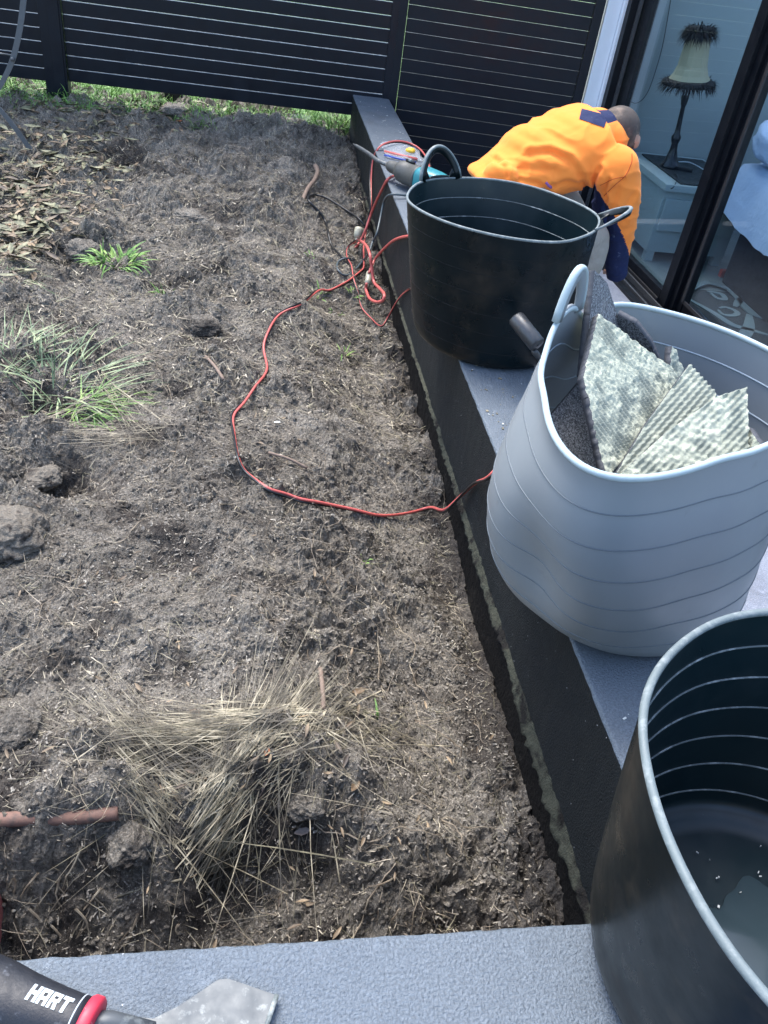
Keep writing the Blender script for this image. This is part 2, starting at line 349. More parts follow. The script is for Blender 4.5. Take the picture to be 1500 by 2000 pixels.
# ------------------------------------------------------------------ numpy noise & soil surface
def _h(ix, iy, s):
    h = (ix.astype(np.int64)*374761393 + iy.astype(np.int64)*668265263 + s*1442695041) & 0xffffffff
    h = ((h ^ (h >> 13))*1274126177) & 0xffffffff; h = h ^ (h >> 16)
    return (h & 0xffffff)/float(0xffffff)
def vnoise(x, y, s):
    ix = np.floor(x); iy = np.floor(y); fx = x-ix; fy = y-iy; ix = ix.astype(np.int64); iy = iy.astype(np.int64)
    def g(dx, dy):
        a = _h(ix+dx, iy+dy, s)*2*np.pi; return np.cos(a)*(fx-dx)+np.sin(a)*(fy-dy)
    u = fx*fx*fx*(fx*(fx*6-15)+10); v = fy*fy*fy*(fy*(fy*6-15)+10)
    return ((g(0, 0)*(1-u)+g(1, 0)*u)*(1-v)+(g(0, 1)*(1-u)+g(1, 1)*u)*v)*1.5
def fbm(x, y, s, o=4, gain=.5, billow=False):
    r = 0; a = 1.; f = 1.
    for i in range(o):
        n = vnoise(x*f+i*17.3, y*f-i*9.1, s+i); r = r+a*(np.abs(n) if billow else n); a *= gain; f *= 2.03
    return r
def worley(x, y, s):
    ix = np.floor(x).astype(np.int64); iy = np.floor(y).astype(np.int64); best = np.full(np.shape(x), 9.)
    for dx in (-1, 0, 1):
        for dy in (-1, 0, 1):
            px_ = ix+dx+_h(ix+dx, iy+dy, s); py_ = iy+dy+_h(ix+dx, iy+dy, s+77)
            best = np.minimum(best, (px_-x)**2+(py_-y)**2)
    return np.sqrt(best)
WY = [.2, .43, .6, .9, 1.1, 1.4, 1.65, 2.0, 2.5, 2.9, 3.4, 3.8, 4.4, 4.7, 5.0, 6.0]
WZ = [-.38, -.38, -.378, -.408, -.415, -.395, -.372, -.36, -.388, -.362, -.338, -.30, -.252, -.214, -.19, -.19]
def px_soil(x, y, z=-.28): p = at(x, y, z=z); return p[0], p[1]
PITS = [(130, 930, .09, -.05), (95, 960, .06, -.03), (250, 330, .12, -.05), (150, 510, .12, -.055), (315, 555, .10, -.05), (330, 780, .07, -.02), (350, 1110, .09, -.018),
        (345, 1310, .05, -.025), (430, 1640, .05, -.045), (90, 990, .05, -.03), (660, 640, .06, -.025), (820, 700, .05, -.02), (60, 800, .06, -.03), (520, 1660, .04, -.03), (630, 1640, .04, -.02)]
MNDS = [(470, 225, .25, .05), (200, 480, .10, .05), (330, 400, .16, .03), (380, 620, .14, .045), (100, 870, .10, .05), (40, 1010, .11, .045), (60, 730, .14, .04), (480, 1060, .22, .02), (520, 1240, .14, .025),
        (250, 1250, .14, .02), (260, 1480, .13, .03), (560, 1480, .11, .03), (150, 1560, .12, .03), (700, 1500, .1, .018), (300, 280, .15, .03), (560, 300, .2, .03), (0, 620, .2, .03), (720, 1180, .07, .02), (600, 850, .2, .015)]
BUMPS_ = [(*px_soil(a, b), c, d) for a, b, c, d in PITS+MNDS]
def soil_base(x, y):
    wz = np.interp(y, WY, WZ)
    upper = -.262 + .05*np.clip((y-2.5)/2.5, 0, 1) - .0*x
    d = np.clip((.50-x)/.52, 0, 1); s = d*d*(3-2*d)
    z = wz + (upper-wz)*s**.8
    # furrow of the dug trench beside the wall
    # cut bank in front, along the near slab
    crest = .80 + .05*np.sin(x*7+1) + .04*np.sin(x*17)
    b = np.clip((crest-y)/.22, 0, 1); b = b*b*(3-2*b)
    z = z + (-.435-z)*b*np.clip((.62-x)/.3, 0, 1)
    return z
def soil_z(x, y):
    x = np.asarray(x, float); y = np.asarray(y, float)
    z = soil_base(x, y)
    lump = 1+.5*fbm(x*14, y*14, 44, 3)
    for bx, by, r, h in BUMPS_:
        z = z + 1.35*h*np.exp(-((x-bx)**2+(y-by)**2)/(r*r)*1.6)*lump
    wx = x+.03*fbm(x*6, y*6, 31, 3); wy = y+.03*fbm(x*6+5, y*6+8, 37, 3)
    k = np.clip(fbm(x*2.6, y*2.6, 57, 3)*1.9+.55, .12, 1.25)       # compacted versus loose ground
    far = np.clip((y-1.9)/2.2, 0, 1)
    z = z + far*(.050*fbm(wx*4.3+3, wy*4.3, 301, 3, .5) + .030*(fbm(wx*9, wy*9, 311, 3, .5, True)-.35) + .012*np.clip(.6-worley(wx*16, wy*16, 23), 0, 1))
    z = z + .030*fbm(wx*3.2, wy*3.2, 1, 3, .45) + .013*fbm(wx*10, wy*10, 5, 3, .5)
    z = z + k*.024*(fbm(wx*15, wy*15, 6, 3, .5, True)-.35)
    w = worley(wx*30, wy*30, 9); z = z + k*.0115*np.clip(.62-w, 0, 1)*(1+fbm(wx*60, wy*60, 11, 3, .6))
    w = worley(wx*75, wy*75, 13); z = z + (.4+.6*k)*.0062*np.clip(.55-w, 0, 1)
    z = z + 0.0034*(.35+k)*fbm(x*70, y*70, 19, 3, .6) + .0013*fbm(x*170, y*170, 71, 2, .6)
    bank = np.clip((.85-y)/.3, 0, 1)
    z = z + bank*.014*fbm(x*22, y*22, 91, 3, .6, True)
    return z
def soil_hit(px, py):
    D = ray(px, py); t = np.linspace(.5, 9, 3400); P = CP[None]+t[:, None]*D[None]
    g = P[:, 2]-soil_z(P[:, 0], P[:, 1]); i = np.argmax(g < 0)
    return P[i]
def soil_hit_smooth(px, py):
    D = ray(px, py); t = np.linspace(.5, 9, 1700); P = CP[None]+t[:, None]*D[None]
    i = np.argmax(P[:, 2]-soil_base(P[:, 0], P[:, 1]) < 0); return P[i]

# ------------------------------------------------------------------ setting: ground, soil, lawn, patio
o = mobj('ground', [(-400, -400, -.75), (400, -400, -.75), (400, 400, -.75), (-400, 400, -.75)], [(0, 1, 2, 3)], M['crumb']); tag(o, kind='structure')
ny = 760; nx = 560
ys = .425 + (np.linspace(0, 1, ny)**1.45)*(5.35-.425)
xf = np.linspace(0, 1, nx)
XL = -.62 - .27*(ys-.425)
xx = XL[:, None] + (.552-XL[:, None])*xf[None, :]
xx = np.concatenate([np.linspace(-4.5, 0, 14)[None, :-1]*np.ones((ny, 1)) + (XL[:, None])*(1-0*np.linspace(1, 0, 14)[None, :-1]), xx], 1)
yy = np.repeat(ys[:, None], xx.shape[1], 1)
zz = soil_z(xx, yy)
# overhangs: push steep crumbs sideways a little
ox = .005*fbm(xx*40, yy*40, 201, 3); oy = .006*fbm(xx*40, yy*40, 301, 3)
grit = np.clip(fbm(xx*5, yy*5, 777, 2)+.7, .25, 1.2); zz = zz+rng.normal(0, .0008, zz.shape)*grit+(rng.random(zz.shape) > .98)*rng.random(zz.shape)*.003*grit
V = np.stack([np.minimum(xx+ox, .552), yy+oy, zz], -1).reshape(-1, 3)
ncx = xx.shape[1]; idx = np.arange(ny*ncx).reshape(ny, ncx)
F = np.stack([idx[:-1, :-1], idx[:-1, 1:], idx[1:, 1:], idx[1:, :-1]], -1).reshape(-1, 4)
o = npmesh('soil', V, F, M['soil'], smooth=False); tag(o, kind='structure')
o.data.polygons.foreach_set('use_smooth', np.zeros(len(F), bool))
fx_, fy_ = xx.ravel(), yy.ravel()
damp_shade = np.maximum(np.clip((.78-fy_)/.25, 0, 1)*.75, np.clip((fx_-.40)/.13, 0, 1)*.8)  # moist near bank; the band beside the wall is painted trench shade
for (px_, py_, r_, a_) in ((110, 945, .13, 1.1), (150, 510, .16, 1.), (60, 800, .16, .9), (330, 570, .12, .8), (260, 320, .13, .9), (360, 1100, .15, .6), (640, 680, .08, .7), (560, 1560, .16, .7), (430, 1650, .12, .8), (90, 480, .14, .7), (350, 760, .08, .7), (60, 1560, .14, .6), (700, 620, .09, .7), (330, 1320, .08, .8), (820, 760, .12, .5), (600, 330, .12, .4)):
    q_ = at(px_, py_, z=-.28); damp_shade = np.maximum(damp_shade, a_*np.exp(-((fx_-q_[0])**2+(fy_-q_[1])**2)/(r_*r_)*1.4))
damp_shade = np.clip(damp_shade*(1+.9*fbm(fx_*9, fy_*9, 610, 4, .6)) , 0, 1)
at_d = o.data.attributes.new('damp_shade', 'FLOAT', 'POINT')
if len(o.data.vertices) == len(damp_shade): at_d.data.foreach_set('value', damp_shade.astype(np.float32))
# lawn ground beyond the fence
gx, gy = np.meshgrid(np.linspace(-12, 8, 60), np.concatenate([np.linspace(5.28, 8, 30), np.linspace(8.5, 30, 20)]))
gz = -.235 + .02*fbm(gx*2, gy*2, 401, 3)
gi = np.arange(gx.size).reshape(gx.shape)
o = npmesh('lawn_ground', np.stack([gx, gy, gz], -1).reshape(-1, 3), np.stack([gi[:-1, :-1], gi[:-1, 1:], gi[1:, 1:], gi[1:, :-1]], -1).reshape(-1, 4), M['lawn'], smooth=True); tag(o, kind='structure')
# patio floor (sunken) with paver joints
bm = bmesh.new(); box_bm(bm, (.70, -3.2, -.70), (1.86, 5.25, -.52)); box_bm(bm, (-4, -3.2, -.705), (.70, .26, -.524))
o = bm_obj('patio_floor', bm, M['floor']); tag(o, kind='structure')

# ------------------------------------------------------------------ retaining wall
wallT = empty('retaining_wall', (.645, 2.7, -.6), 'low charcoal rendered retaining wall in an L between the dug soil and the patio', 'wall')
X0, X1, YF0, YF1 = .543, .747, .225, .432
bm = bmesh.new(); box_bm(bm, (X0+.009, YF1-.012, -.72), (X1-.004, 5.02, -.012)); box_bm(bm, (-3.5, YF0+.004, -.722), (X1-.004, YF1-.009, -.012))
bm_obj('footing', bm, M['footing'], wallT)
def strip(name, pts_fn, us, vs, mtl, parent):
    V = [pts_fn(u, v) for u in us for v in vs]; nv = len(vs); F = []
    for i in range(len(us)-1):
        for j in range(nv-1): F.append((i*nv+j, i*nv+j+1, (i+1)*nv+j+1, (i+1)*nv+j))
    return mobj(name, V, F, mtl, parent, True)
def n3(x, y, z, s=1.): return mnoise.noise(Vector((x*s, y*s, z*s)))
# long run cross-section: from the ragged bottom of the render up the face, round the corner, across the top, down the patio side
def prof_long(Y, v):
    rag = -.252 + .012*n3(Y, 3, 0, 9)+.006*n3(Y, 1, 5, 60)
    if v <= 1: z = rag + (-.006-rag)*v; x = X0 + .0015*n3(Y, z, 7, 40); return (x, Y, z)
    if v <= 2: a = (v-1)*math.pi/2; e = .0012*n3(Y, v, 2, 50); return (X0+.006-.006*math.cos(a)+e, Y, -.006+.006*math.sin(a)+e*.6)
    if v <= 3: return (X0+.006+(X1-X0-.012)*(v-2), Y, .0006*n3(Y, v*5, 9, 6))
    if v <= 4: a = (v-3)*math.pi/2; return (X1-.006+.006*math.sin(a), Y, -.006+.006*math.cos(a))
    return (X1, Y, -.006-.50*(v-4))
ysw = np.concatenate([np.arange(.432, 2.2, .006), np.arange(2.2, 5.03, .016)])
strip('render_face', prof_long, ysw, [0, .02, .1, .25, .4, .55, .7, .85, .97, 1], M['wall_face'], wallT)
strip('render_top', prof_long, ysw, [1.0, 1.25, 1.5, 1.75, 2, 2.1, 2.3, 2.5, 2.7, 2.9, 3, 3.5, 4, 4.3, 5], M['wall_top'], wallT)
def prof_front(x, v):
    if v <= 1: z = -.25+.244*v; return (x, YF1 + .0015*n3(x, z, 3, 40), z)
    if v <= 2: a = (v-1)*math.pi/2; e = .0016*n3(x, v, 2, 55); return (x, YF1-.006+.006*math.cos(a)+e, -.006+.006*math.sin(a)+e*.5)
    if v <= 3: return (x, YF1-.006-(YF1-YF0-.012)*(v-2), .0005*n3(x, v*5, 9, 6))
    if v <= 4: a = (v-3)*math.pi/2; return (x, YF0+.006-.006*math.sin(a), -.006+.006*math.cos(a))
    return (x, YF0, -.006-.51*(v-4))
xsw = np.concatenate([np.linspace(-3.5, -.7, 20), np.arange(-.69, .747, .006), [.747]])
strip('render_top', prof_front, xsw, [0, .5, .97, 1.0, 1.25, 1.5, 1.75, 2, 2.1, 2.3, 2.5, 2.7, 2.9, 3, 3.5, 4, 5], M['wall_top'], wallT)
def lip(Y, v):
    rag = -.250 + .012*n3(Y, 3, 0, 9)+.006*n3(Y, 1, 5, 60)
    w = max(.002, (.006+.040*min(1, max(0, (2.1-Y)/1.6)))*(1+.9*n3(Y, 2, 4, 6)+.5*n3(Y, 8, 4, 30)))
    bul = (.004+.012*v)*min(1, 6*(1-v)+.0)*(1+.5*n3(Y, v, 2, 60)); return (X0+.004-bul, Y, rag+.001-w*v+.003*n3(Y, v, 12, 90)*v)
strip('mossy_lip', lip, ysw[:-30], [0, .2, .4, .6, .8, 1], M['moss'], wallT)

# ------------------------------------------------------------------ fences
def fence_panel(name, label, p0, ang, u0, u1, z0, ntop, pitch, gap, edge=True):
    """slats along local x; p0 origin, ang rotation about z"""
    T = Matrix.Translation(Vector((p0[0], p0[1], 0))) @ Matrix.Rotation(ang, 4, 'Z')
    root = empty(name, (p0[0], p0[1], z0), label, 'fence')
    def part(nm, lo, hi, mt, bev=.0012):
        return box(nm, lo, hi, mt, root, bev, T)
    first = None
    for k in range(ntop):
        za = z0+k*pitch
        if first is None:
            bm = bmesh.new(); box_bm(bm, (u0, -.010, za), (u1, .010, za+pitch-gap), .0012, seg=1); bmesh.ops.transform(bm, matrix=T, verts=bm.verts)
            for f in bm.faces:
                f.material_index = 1 if (edge and f.normal.z > .5) else 0  # upward faces get the painted sky reflection
            first = bm_obj('slat', bm, [M['fence'], M['fence_edge_skylit']], root)
        else:
            c = first.copy(); link(c, root); c.matrix_parent_inverse = first.matrix_parent_inverse.copy(); c.location = (0, 0, k*pitch)
    return root, T
aL, aR = math.radians(-2.7), math.radians(-9.3)
PL = (.55, 5.01)
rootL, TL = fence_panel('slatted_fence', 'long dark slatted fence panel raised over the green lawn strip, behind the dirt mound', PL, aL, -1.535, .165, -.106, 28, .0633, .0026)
for (a, b) in ((-1.545, -1.500), (.150, .188)):
    pass
box('frame', (.158, -.018, -.09), (.196, .018, 1.68), M['fence'], rootL, .002, TL)
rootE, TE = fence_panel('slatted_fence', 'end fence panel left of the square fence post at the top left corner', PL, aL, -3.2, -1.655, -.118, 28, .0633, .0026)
pst = empty('fence_post', (-1.04, 5.08, -.3), 'dark square fence post standing in the leaf litter between two slatted panels', 'fence post')
box('post', (-1.653, -.03, -.45), (-1.537, .035, 1.72), M['fence'], pst, .003, TL)
box('cover_strip', (-1.606, -.036, -.3), (-1.548, -.0305, 1.715), M['fence'], pst, .002, TL)
rootR, TR = fence_panel('slatted_screen', 'tall black slatted screen behind the bending worker, between the wall end and the white post', (.747, 5.0), aR, .045, 1.01, -.49, 34, .0636, .0020, False)
for a, b in ((.0, .044), (1.011, 1.062)): box('frame', (a, -.018, -.52), (b, .02, 1.7), M['fence'], rootR, .002, TR)
# small bracket behind left panel: stump of a neighbour's post
o = box('stump', (-.50, 5.22, -.4), (-.40, 5.30, -.13), M['feather'], None, .01); tag(o, 'short dark post stump under the raised fence panel, half hidden in grass', 'stump')
o = box('landscape_mat', (-.1, 5.10, -.26), (.35, 5.28, -.185), M['feather'], None, .03); tag(o, 'crumpled black weed mat in the gap under the fence panel near the dirt mound', 'weed mat')

# ------------------------------------------------------------------ house: white post, door, room
wp = empty('white_post', (1.86, 4.83, -.52), 'pale painted wall end standing between the black screen and the glass door', 'wall')
box('face', (1.805, 4.812, -.53), (1.882, 5.0, 2.2), M['white'], wp, .002)
box('corner_bead', (1.884, 4.785, -.53), (1.935, 5.0, 2.2), M['white'], wp, .004)
dr = empty('sliding_door', (2.0, 3.5, -.52), 'black framed glass sliding door of the bedroom, open onto the patio', 'door')
DT = Matrix.Translation((2.0, 3.1, 0)) @ Matrix.Rotation(math.radians(1.27), 4, 'Z') @ Matrix.Translation((-2.0, -3.1, 0))
def dpart(nm, lo, hi, mt, bev=.002, root=None): return box(nm, lo, hi, mt, root or dr, bev, DT)
# track sill
dpart('track', (1.862, .9, -.535), (1.90, 4.76, -.505), M['frame'])
dpart('track', (1.905, .9, -.535), (1.915, 4.76, -.495), M['alu'], .001)
dpart('track', (1.92, .9, -.535), (1.955, 4.76, -.510), M['frame'])
dpart('track', (1.958, .9, -.535), (1.968, 4.76, -.488), M['alu'], .001)
dpart('sill', (1.97, .9, -.535), (2.09, 4.76, -.500), M['frame'])
# jambs beside the white post
dpart('jamb', (1.937, 4.74, -.53), (1.99, 4.80, 1.75), M['frame']); dpart('jamb', (1.995, 4.66, -.53), (2.03, 4.80, 1.75), M['frame']); dpart('jamb_seal', (1.975, 4.715, -.5), (1.99, 4.737, 1.75), M['alu'], .001)
# fixed leaf (far)
dpart('stile', (1.985, 3.53, -.498), (2.02, 3.60, 1.70), M['frame']); dpart('stile', (1.99, 4.60, -.498), (2.02, 4.655, 1.70), M['frame'])
dpart('bottom_rail', (1.985, 3.602, -.498), (2.02, 4.598, -.438), M['frame'])
dpart('bottom_rail', (1.975, 3.602, -.499), (1.983, 4.65, -.478), M['rubber'], .001)
dpart('glass_pane', (2.002, 3.60, -.44), (2.008, 4.60, 1.68), M['glass'], 0)
dpart('interlock', (2.006, 3.49, -.497), (2.046, 3.575, 1.69), M['frame'])
# sliding leaf (near)
dpart('stile', (2.025, 3.445, -.498), (2.06, 3.53, 1.70), M['frame']); dpart('stile', (2.018, 3.437, -.43), (2.024, 3.458, 1.70), M['rubber'], .001)
dpart('bottom_rail', (2.03, 1.6, -.498), (2.065, 3.443, -.436), M['frame']); dpart('bottom_rail', (2.022, 1.6, -.436), (2.03, 3.443, -.42), M['rubber'], .001)
dpart('glass_pane', (2.044, 1.6, -.42), (2.05, 3.445, 1.68), M['glass'], 0)
dpart('top_rail', (1.96, .9, 1.70), (2.08, 4.80, 1.78), M['frame'])
hw = box('house_wall', (1.96, .8, 1.785), (2.20, 5.0, 2.6), M['white'], None, 0, DT); tag(hw, 'painted house wall above the sliding glass door', 'wall')
# room
o = box('bedroom_floor', (2.092, .5, -.56), (6.5, 4.80, -.503), M['carpet']); tag(o, kind='structure')
o = box('bedroom_wall', (2.06, 4.806, -.56), (6.5, 5.0, 2.0), M['intwall']); tag(o, 'pale blue-grey bedroom wall behind the feathered lamp', 'wall')
o = box('bedroom_wall', (6.5, .5, -.56), (6.65, 5.0, 2.0), M['intwall']); tag(o, 'far bedroom wall beyond the bed', 'wall')
# nightstand
TZ = -.09
nl = at(1302, 360, z=TZ)
ns = empty('nightstand', (nl[0]+.25, nl[1]+.2, -.503), 'pale painted bedside cabinet with a drawer, seen through the glass beside the bed', 'nightstand')
nx0, ny0 = nl[0], nl[1]
box('top', (nx0, ny0, TZ-.035), (nx0+.50, 4.79, TZ), M['stand'], ns, .004)
box('body', (nx0+.02, ny0+.03, -.45), (nx0+.48, 4.78, TZ-.036), M['stand'], ns, .003)
box('drawer', (nx0+.035, ny0+.012, -.33), (nx0+.465, ny0+.029, TZ-.075), M['stand'], ns, .004)
for a in (0.03, .43): box('leg', (nx0+a, ny0+.035, -.503), (nx0+a+.045, ny0+.08, -.452), M['stand'], ns)
box('leg', (nx0+.43, 4.70, -.503), (nx0+.475, 4.75, -.452), M['stand'], ns); box('leg', (nx0+.03, 4.70, -.503), (nx0+.075, 4.75, -.452), M['stand'], ns)
o = box('tray', (nx0+.085, ny0+.02, TZ+.001), (nx0+.46, 4.72, TZ+.008), M['tray'], None, .001); tag(o, 'dark flat tray on top of the pale bedside cabinet', 'tray')
# lamp
lb = at(1308, 325, z=TZ+.012); lx, ly = lb[0], lb[1]; s_ = np.linalg.norm(np.array([lx, ly])); 
def zat(px, py): 
    n = np.array([lx, ly, 0])/s_; return at(px, py, n=n, d=s_)
ztop = zat(1375, 55)[2]; zsh = zat(1350, 165)[2]; zs1 = zat(1375, 95)[2]
lampT = empty('table_lamp', (lx, ly, TZ+.009), 'black turned table lamp with feather-trimmed cream shade on the bedside cabinet', 'lamp')
H0 = TZ+.009; hh = zsh-H0
lathe('stem', [(.052, 0), (.054, .012), (.046, .022), (.032, .045), (.020, .09), (.017, .12), (.024, .14), (.026, .155), (.016, .17), (.013, .20), (.011, hh*.75), (.016, hh*.78), (.019, hh*.85), (.020, hh*.98), (.012, hh*1.02), (.008, ztop-H0)], (lx, ly, H0), M['lampblack'], lampT, 20)
rb_, rt_ = .122, .058
sh_p = [(rb_*1.02, 0), (rb_*.90, .02), (rb_*.72, .05), (rb_*.60, .09), (rb_*.53, (zs1-zsh)), (rt_*1.05, (ztop-zsh)*.95)]
rings = []
for r_, h_ in sh_p:
    rings.append([(lx+r_*(1-.05*(k % 3 == 1))*math.cos(k*2*math.pi/18), ly+r_*(1-.05*(k % 3 == 1))*math.sin(k*2*math.pi/18), zsh+h_) for k in range(18)])
loft('lamp_shade', rings, M['shade'], lampT, cap=False, smooth=False)
def feathers(nm, r0, z0, n, ln, parent):
    V = []; F = []
    for i in range(n):
        a = random.uniform(0, 2*math.pi); p = np.array([lx+r0*math.cos(a), ly+r0*math.sin(a), z0+random.uniform(-.012, .012)])
        up = random.uniform(-1, .75); d = np.array([math.cos(a)*random.uniform(.3, 1), math.sin(a)*random.uniform(.3, 1), up]); d /= np.linalg.norm(d)
        L = ln*random.uniform(.5, 1.3); tt = np.cross(d, [0, 0, 1.]); tt /= np.linalg.norm(tt)+1e-6; w = random.uniform(.002, .005)
        b = len(V)
        for s in (0, .5, 1):
            q = p+d*L*s+np.array([0, 0, -.4*L*s*s]); ww = w*(1-s*.9); V += [q-tt*ww, q+tt*ww]
        F += [(b, b+1, b+3, b+2), (b+2, b+3, b+5, b+4)]
    o = mobj(nm, V, F, M['feather'], parent); tag(o, kind='stuff'); return o
feathers('feather_trim', rb_*1.0, zsh+.012, 650, .038, lampT); feathers('feather_trim', rt_*1.15, ztop-.012, 620, .044, lampT); feathers('feather_trim', rt_*1.0, ztop+.005, 250, .03, lampT)
lathe('trim_band', [(rb_*1.0, 0), (rb_*1.12, .008), (rb_*1.08, .02), (rb_*.9, .03)], (lx, ly, zsh-.002), M['feather'], lampT, 24)
lathe('trim_band', [(rt_*1.0, 0), (rt_*1.25, .012), (rt_*1.25, .03), (rt_*.9, .045)], (lx, ly, ztop-.035), M['feather'], lampT, 24)
V = []; F = []
for k in range(64):
    a = k*2*math.pi/64; c, s = math.cos(a), math.sin(a); r_ = rb_*1.1; b = len(V); w = .0016
    for (ww, z_) in ((w, 0), (-w, 0), (-w, -.024), (w, -.024)): V.append((lx+r_*c-s*ww, ly+r_*s+c*ww, zsh+z_))
    for (ww, z_) in ((w, 0), (-w, 0), (-w, -.024), (w, -.024)): V.append((lx+(r_-.003)*c-s*ww, ly+(r_-.003)*s+c*ww, zsh+z_))
    F += [(b, b+1, b+2, b+3), (b+7, b+6, b+5, b+4), (b, b+3, b+7, b+4), (b+1, b+5, b+6, b+2), (b+2, b+6, b+7, b+3)]
mobj('bead_fringe', V, F, M['bead'], lampT)
lathe('finial', [(.004, 0), (.008, .01), (.003, .02), (.006, .028), (.001, .036)], (lx, ly, ztop), M['lampblack'], lampT, 10)
P = catmull([at(1318, 338, z=TZ+.012), at(1324, 347, z=TZ+.013), at(1322, 352, z=TZ+.012), at(1316, 365, Y=ny0-.004), at(1310, 369, Y=ny0-.004)], 6)
o = tube('lamp_cord', P, .0025, M['lampblack'], None, 6); tag(o, 'thin black lamp cord dropping over the cabinet front edge', 'cord')
pb = box('power_adapter', (-.045, -.014, 0), (.045, .014, .018), M['lampblack'], None, .004); q = at(1335, 333, z=TZ+.009); pb.location = q; pb.rotation_euler = (0, 0, -.35); tag(pb, 'small black adapter lying on the tray beside the lamp base', 'adapter')
P = catmull([at(1325, 316, z=TZ+.012), at(1345, 317, z=TZ+.02), at(1362, 324, z=TZ+.02), at(1378, 334, z=TZ+.012)], 6)
o = tube('white_cable', P, .003, M['print'], None, 6); tag(o, 'loose white cable curling off the tray behind the lamp', 'cable')
P = catmull([at(1310, 0, Y=4.79), at(1296, 80, Y=4.79), at(1283, 130, Y=4.79), at(1265, 180, Y=4.79), at(1245, 201, Y=4.79), at(1225, 196, Y=4.79)], 8)
o = tube('hanging_cord', P, .002, M['lampblack'], None, 6); tag(o, 'thin blind cord hanging in a loop against the pale bedroom wall', 'cord')
lampT.rotation_euler = (0, math.radians(-6), 0)
# bed
bx0 = at(1425, 480, z=-.42)
bed = empty('bed', (bx0[0]+.7, 3.6, -.503), 'bed with dark base and rumpled pale blue linen inside the glass door', 'bed')
be = at(1420, 500, z=-.35); bxa, bya = be[0]+.02, be[1]
box('base', (bxa, 2.7, -.49), (bxa+1.6, bya, -.20), M['darkbase'], bed, .02)
bm = bmesh.new()
g = 44
mz = .07
bye = bya+.30
for i in range(g+1):
    for j in range(g+1):
        u, v = i/g, j/g; x = bxa-.06+u*1.72; y = 2.6+v*(bye-2.6)
        e = min(u, 1-u, v, 1-v); drop = (1-min(1, e/.05))**2
        z = mz+.03*fbm(np.array([x*4.]), np.array([y*4.]), 811, 3)[0]-.26*drop
        bm.verts.new((x-(.02*drop*n3(x, y, 1, 9)), y, z))
bm.verts.ensure_lookup_table()
for i in range(g):
    for j in range(g): bm.faces.new([bm.verts[i*(g+1)+j], bm.verts[(i+1)*(g+1)+j], bm.verts[(i+1)*(g+1)+j+1], bm.verts[i*(g+1)+j+1]])
bm_obj('duvet', bm, M['fabric'], bed, True)
for (cx, cy, cz, a) in ((bxa+.26, bye-.22, .17, .15), (bxa+.62, bye-.24, .18, -.1)):
    bm = bmesh.new(); bmesh.ops.create_uvsphere(bm, u_segments=28, v_segments=16, radius=1)
    for v in bm.verts:
        x, y, z = v.co; k = 1/(abs(x)**3+abs(y)**3+1e-6)**(1/3) if abs(x)+abs(y) > .3 else 1; k = min(k, 1.25)
        w = 1+.06*n3(x, y, z, 3); v.co = (x*.30*k*w, y*.19*k*w, z*.085*w+.01*n3(x, y, z, 5))
    bmesh.ops.transform(bm, matrix=Matrix.Translation((cx, cy, cz)) @ Matrix.Rotation(a, 4, 'Z') @ Matrix.Rotation(.35, 4, 'X'), verts=bm.verts)
    o = bm_obj('pillow', bm, M['fabric'], None, True)
    tag(o, 'plump pale blue pillow at the corner of the bed nearest the bedside cabinet' if a > 0 else 'second pale blue pillow lying deeper in the bed', 'pillow')
# rug with scrolls
rz = -.4995
rc = [at(1345, 560, z=rz), at(1500, 520, z=rz)]
rug = empty('rug', (2.6, 2.6, rz), 'dark patterned rug with pale scrollwork on the bedroom floor beside the bed', 'rug')
box('pile', (2.12, 1.2, -.502), (4.2, 3.78, -.490), M['rug'], rug, .003)
def rib(P, w, nm='scroll'):
    P = catmull(P, 8); n = len(P); T = np.gradient(P, axis=0); T /= np.linalg.norm(T, axis=1)[:, None]; S = np.stack([-T[:, 1], T[:, 0], 0*T[:, 0]], 1)
    ww = w*(.35+.65*np.sin(np.linspace(.15, math.pi-.1, n))); V = []; F = []
    for i in range(n):
        for s, dz in ((-1, 0), (-1, .004), (1, .004), (1, 0)): V.append(P[i]+S[i]*ww[i]*s+np.array([0, 0, dz]))
    for i in range(n-1):
        for k in range(3): F.append((i*4+k, i*4+k+1, i*4+4+k+1, i*4+4+k))
    mobj(nm, V, F, M['ruglight'], rug)
zr = -.4885
for pts, w in (([(1350, 567), (1375, 553), (1400, 556), (1425, 566)], .022), ([(1388, 573), (1400, 583), (1415, 585), (1410, 576), (1395, 572), (1380, 570)], .015),
               ([(1425, 566), (1450, 590), (1470, 612), (1500, 625)], .03), ([(1345, 585), (1390, 610), (1430, 635), (1465, 645), (1500, 655)], .02),
               ([(1402, 606), (1412, 615), (1430, 617), (1440, 613), (1432, 606), (1415, 601), (1405, 603)], .014), ([(1463, 615), (1462, 640), (1450, 660), (1440, 672)], .03),
               ([(1435, 600), (1442, 590), (1448, 582)], .02), ([(1340, 600), (1370, 625), (1400, 650), (1430, 668)], .03), ([(1470, 600), (1485, 597), (1500, 600)], .02)):
    rib([at(a, b, z=zr) for a, b in pts], w)
o = box('skirting_rail', (2.5, 4.0, -.5), (3.4, 4.03, -.46), M['board'], None, .003); tag(o, 'thin dark red strip low on the floor between the cabinet and the bed', 'strip')

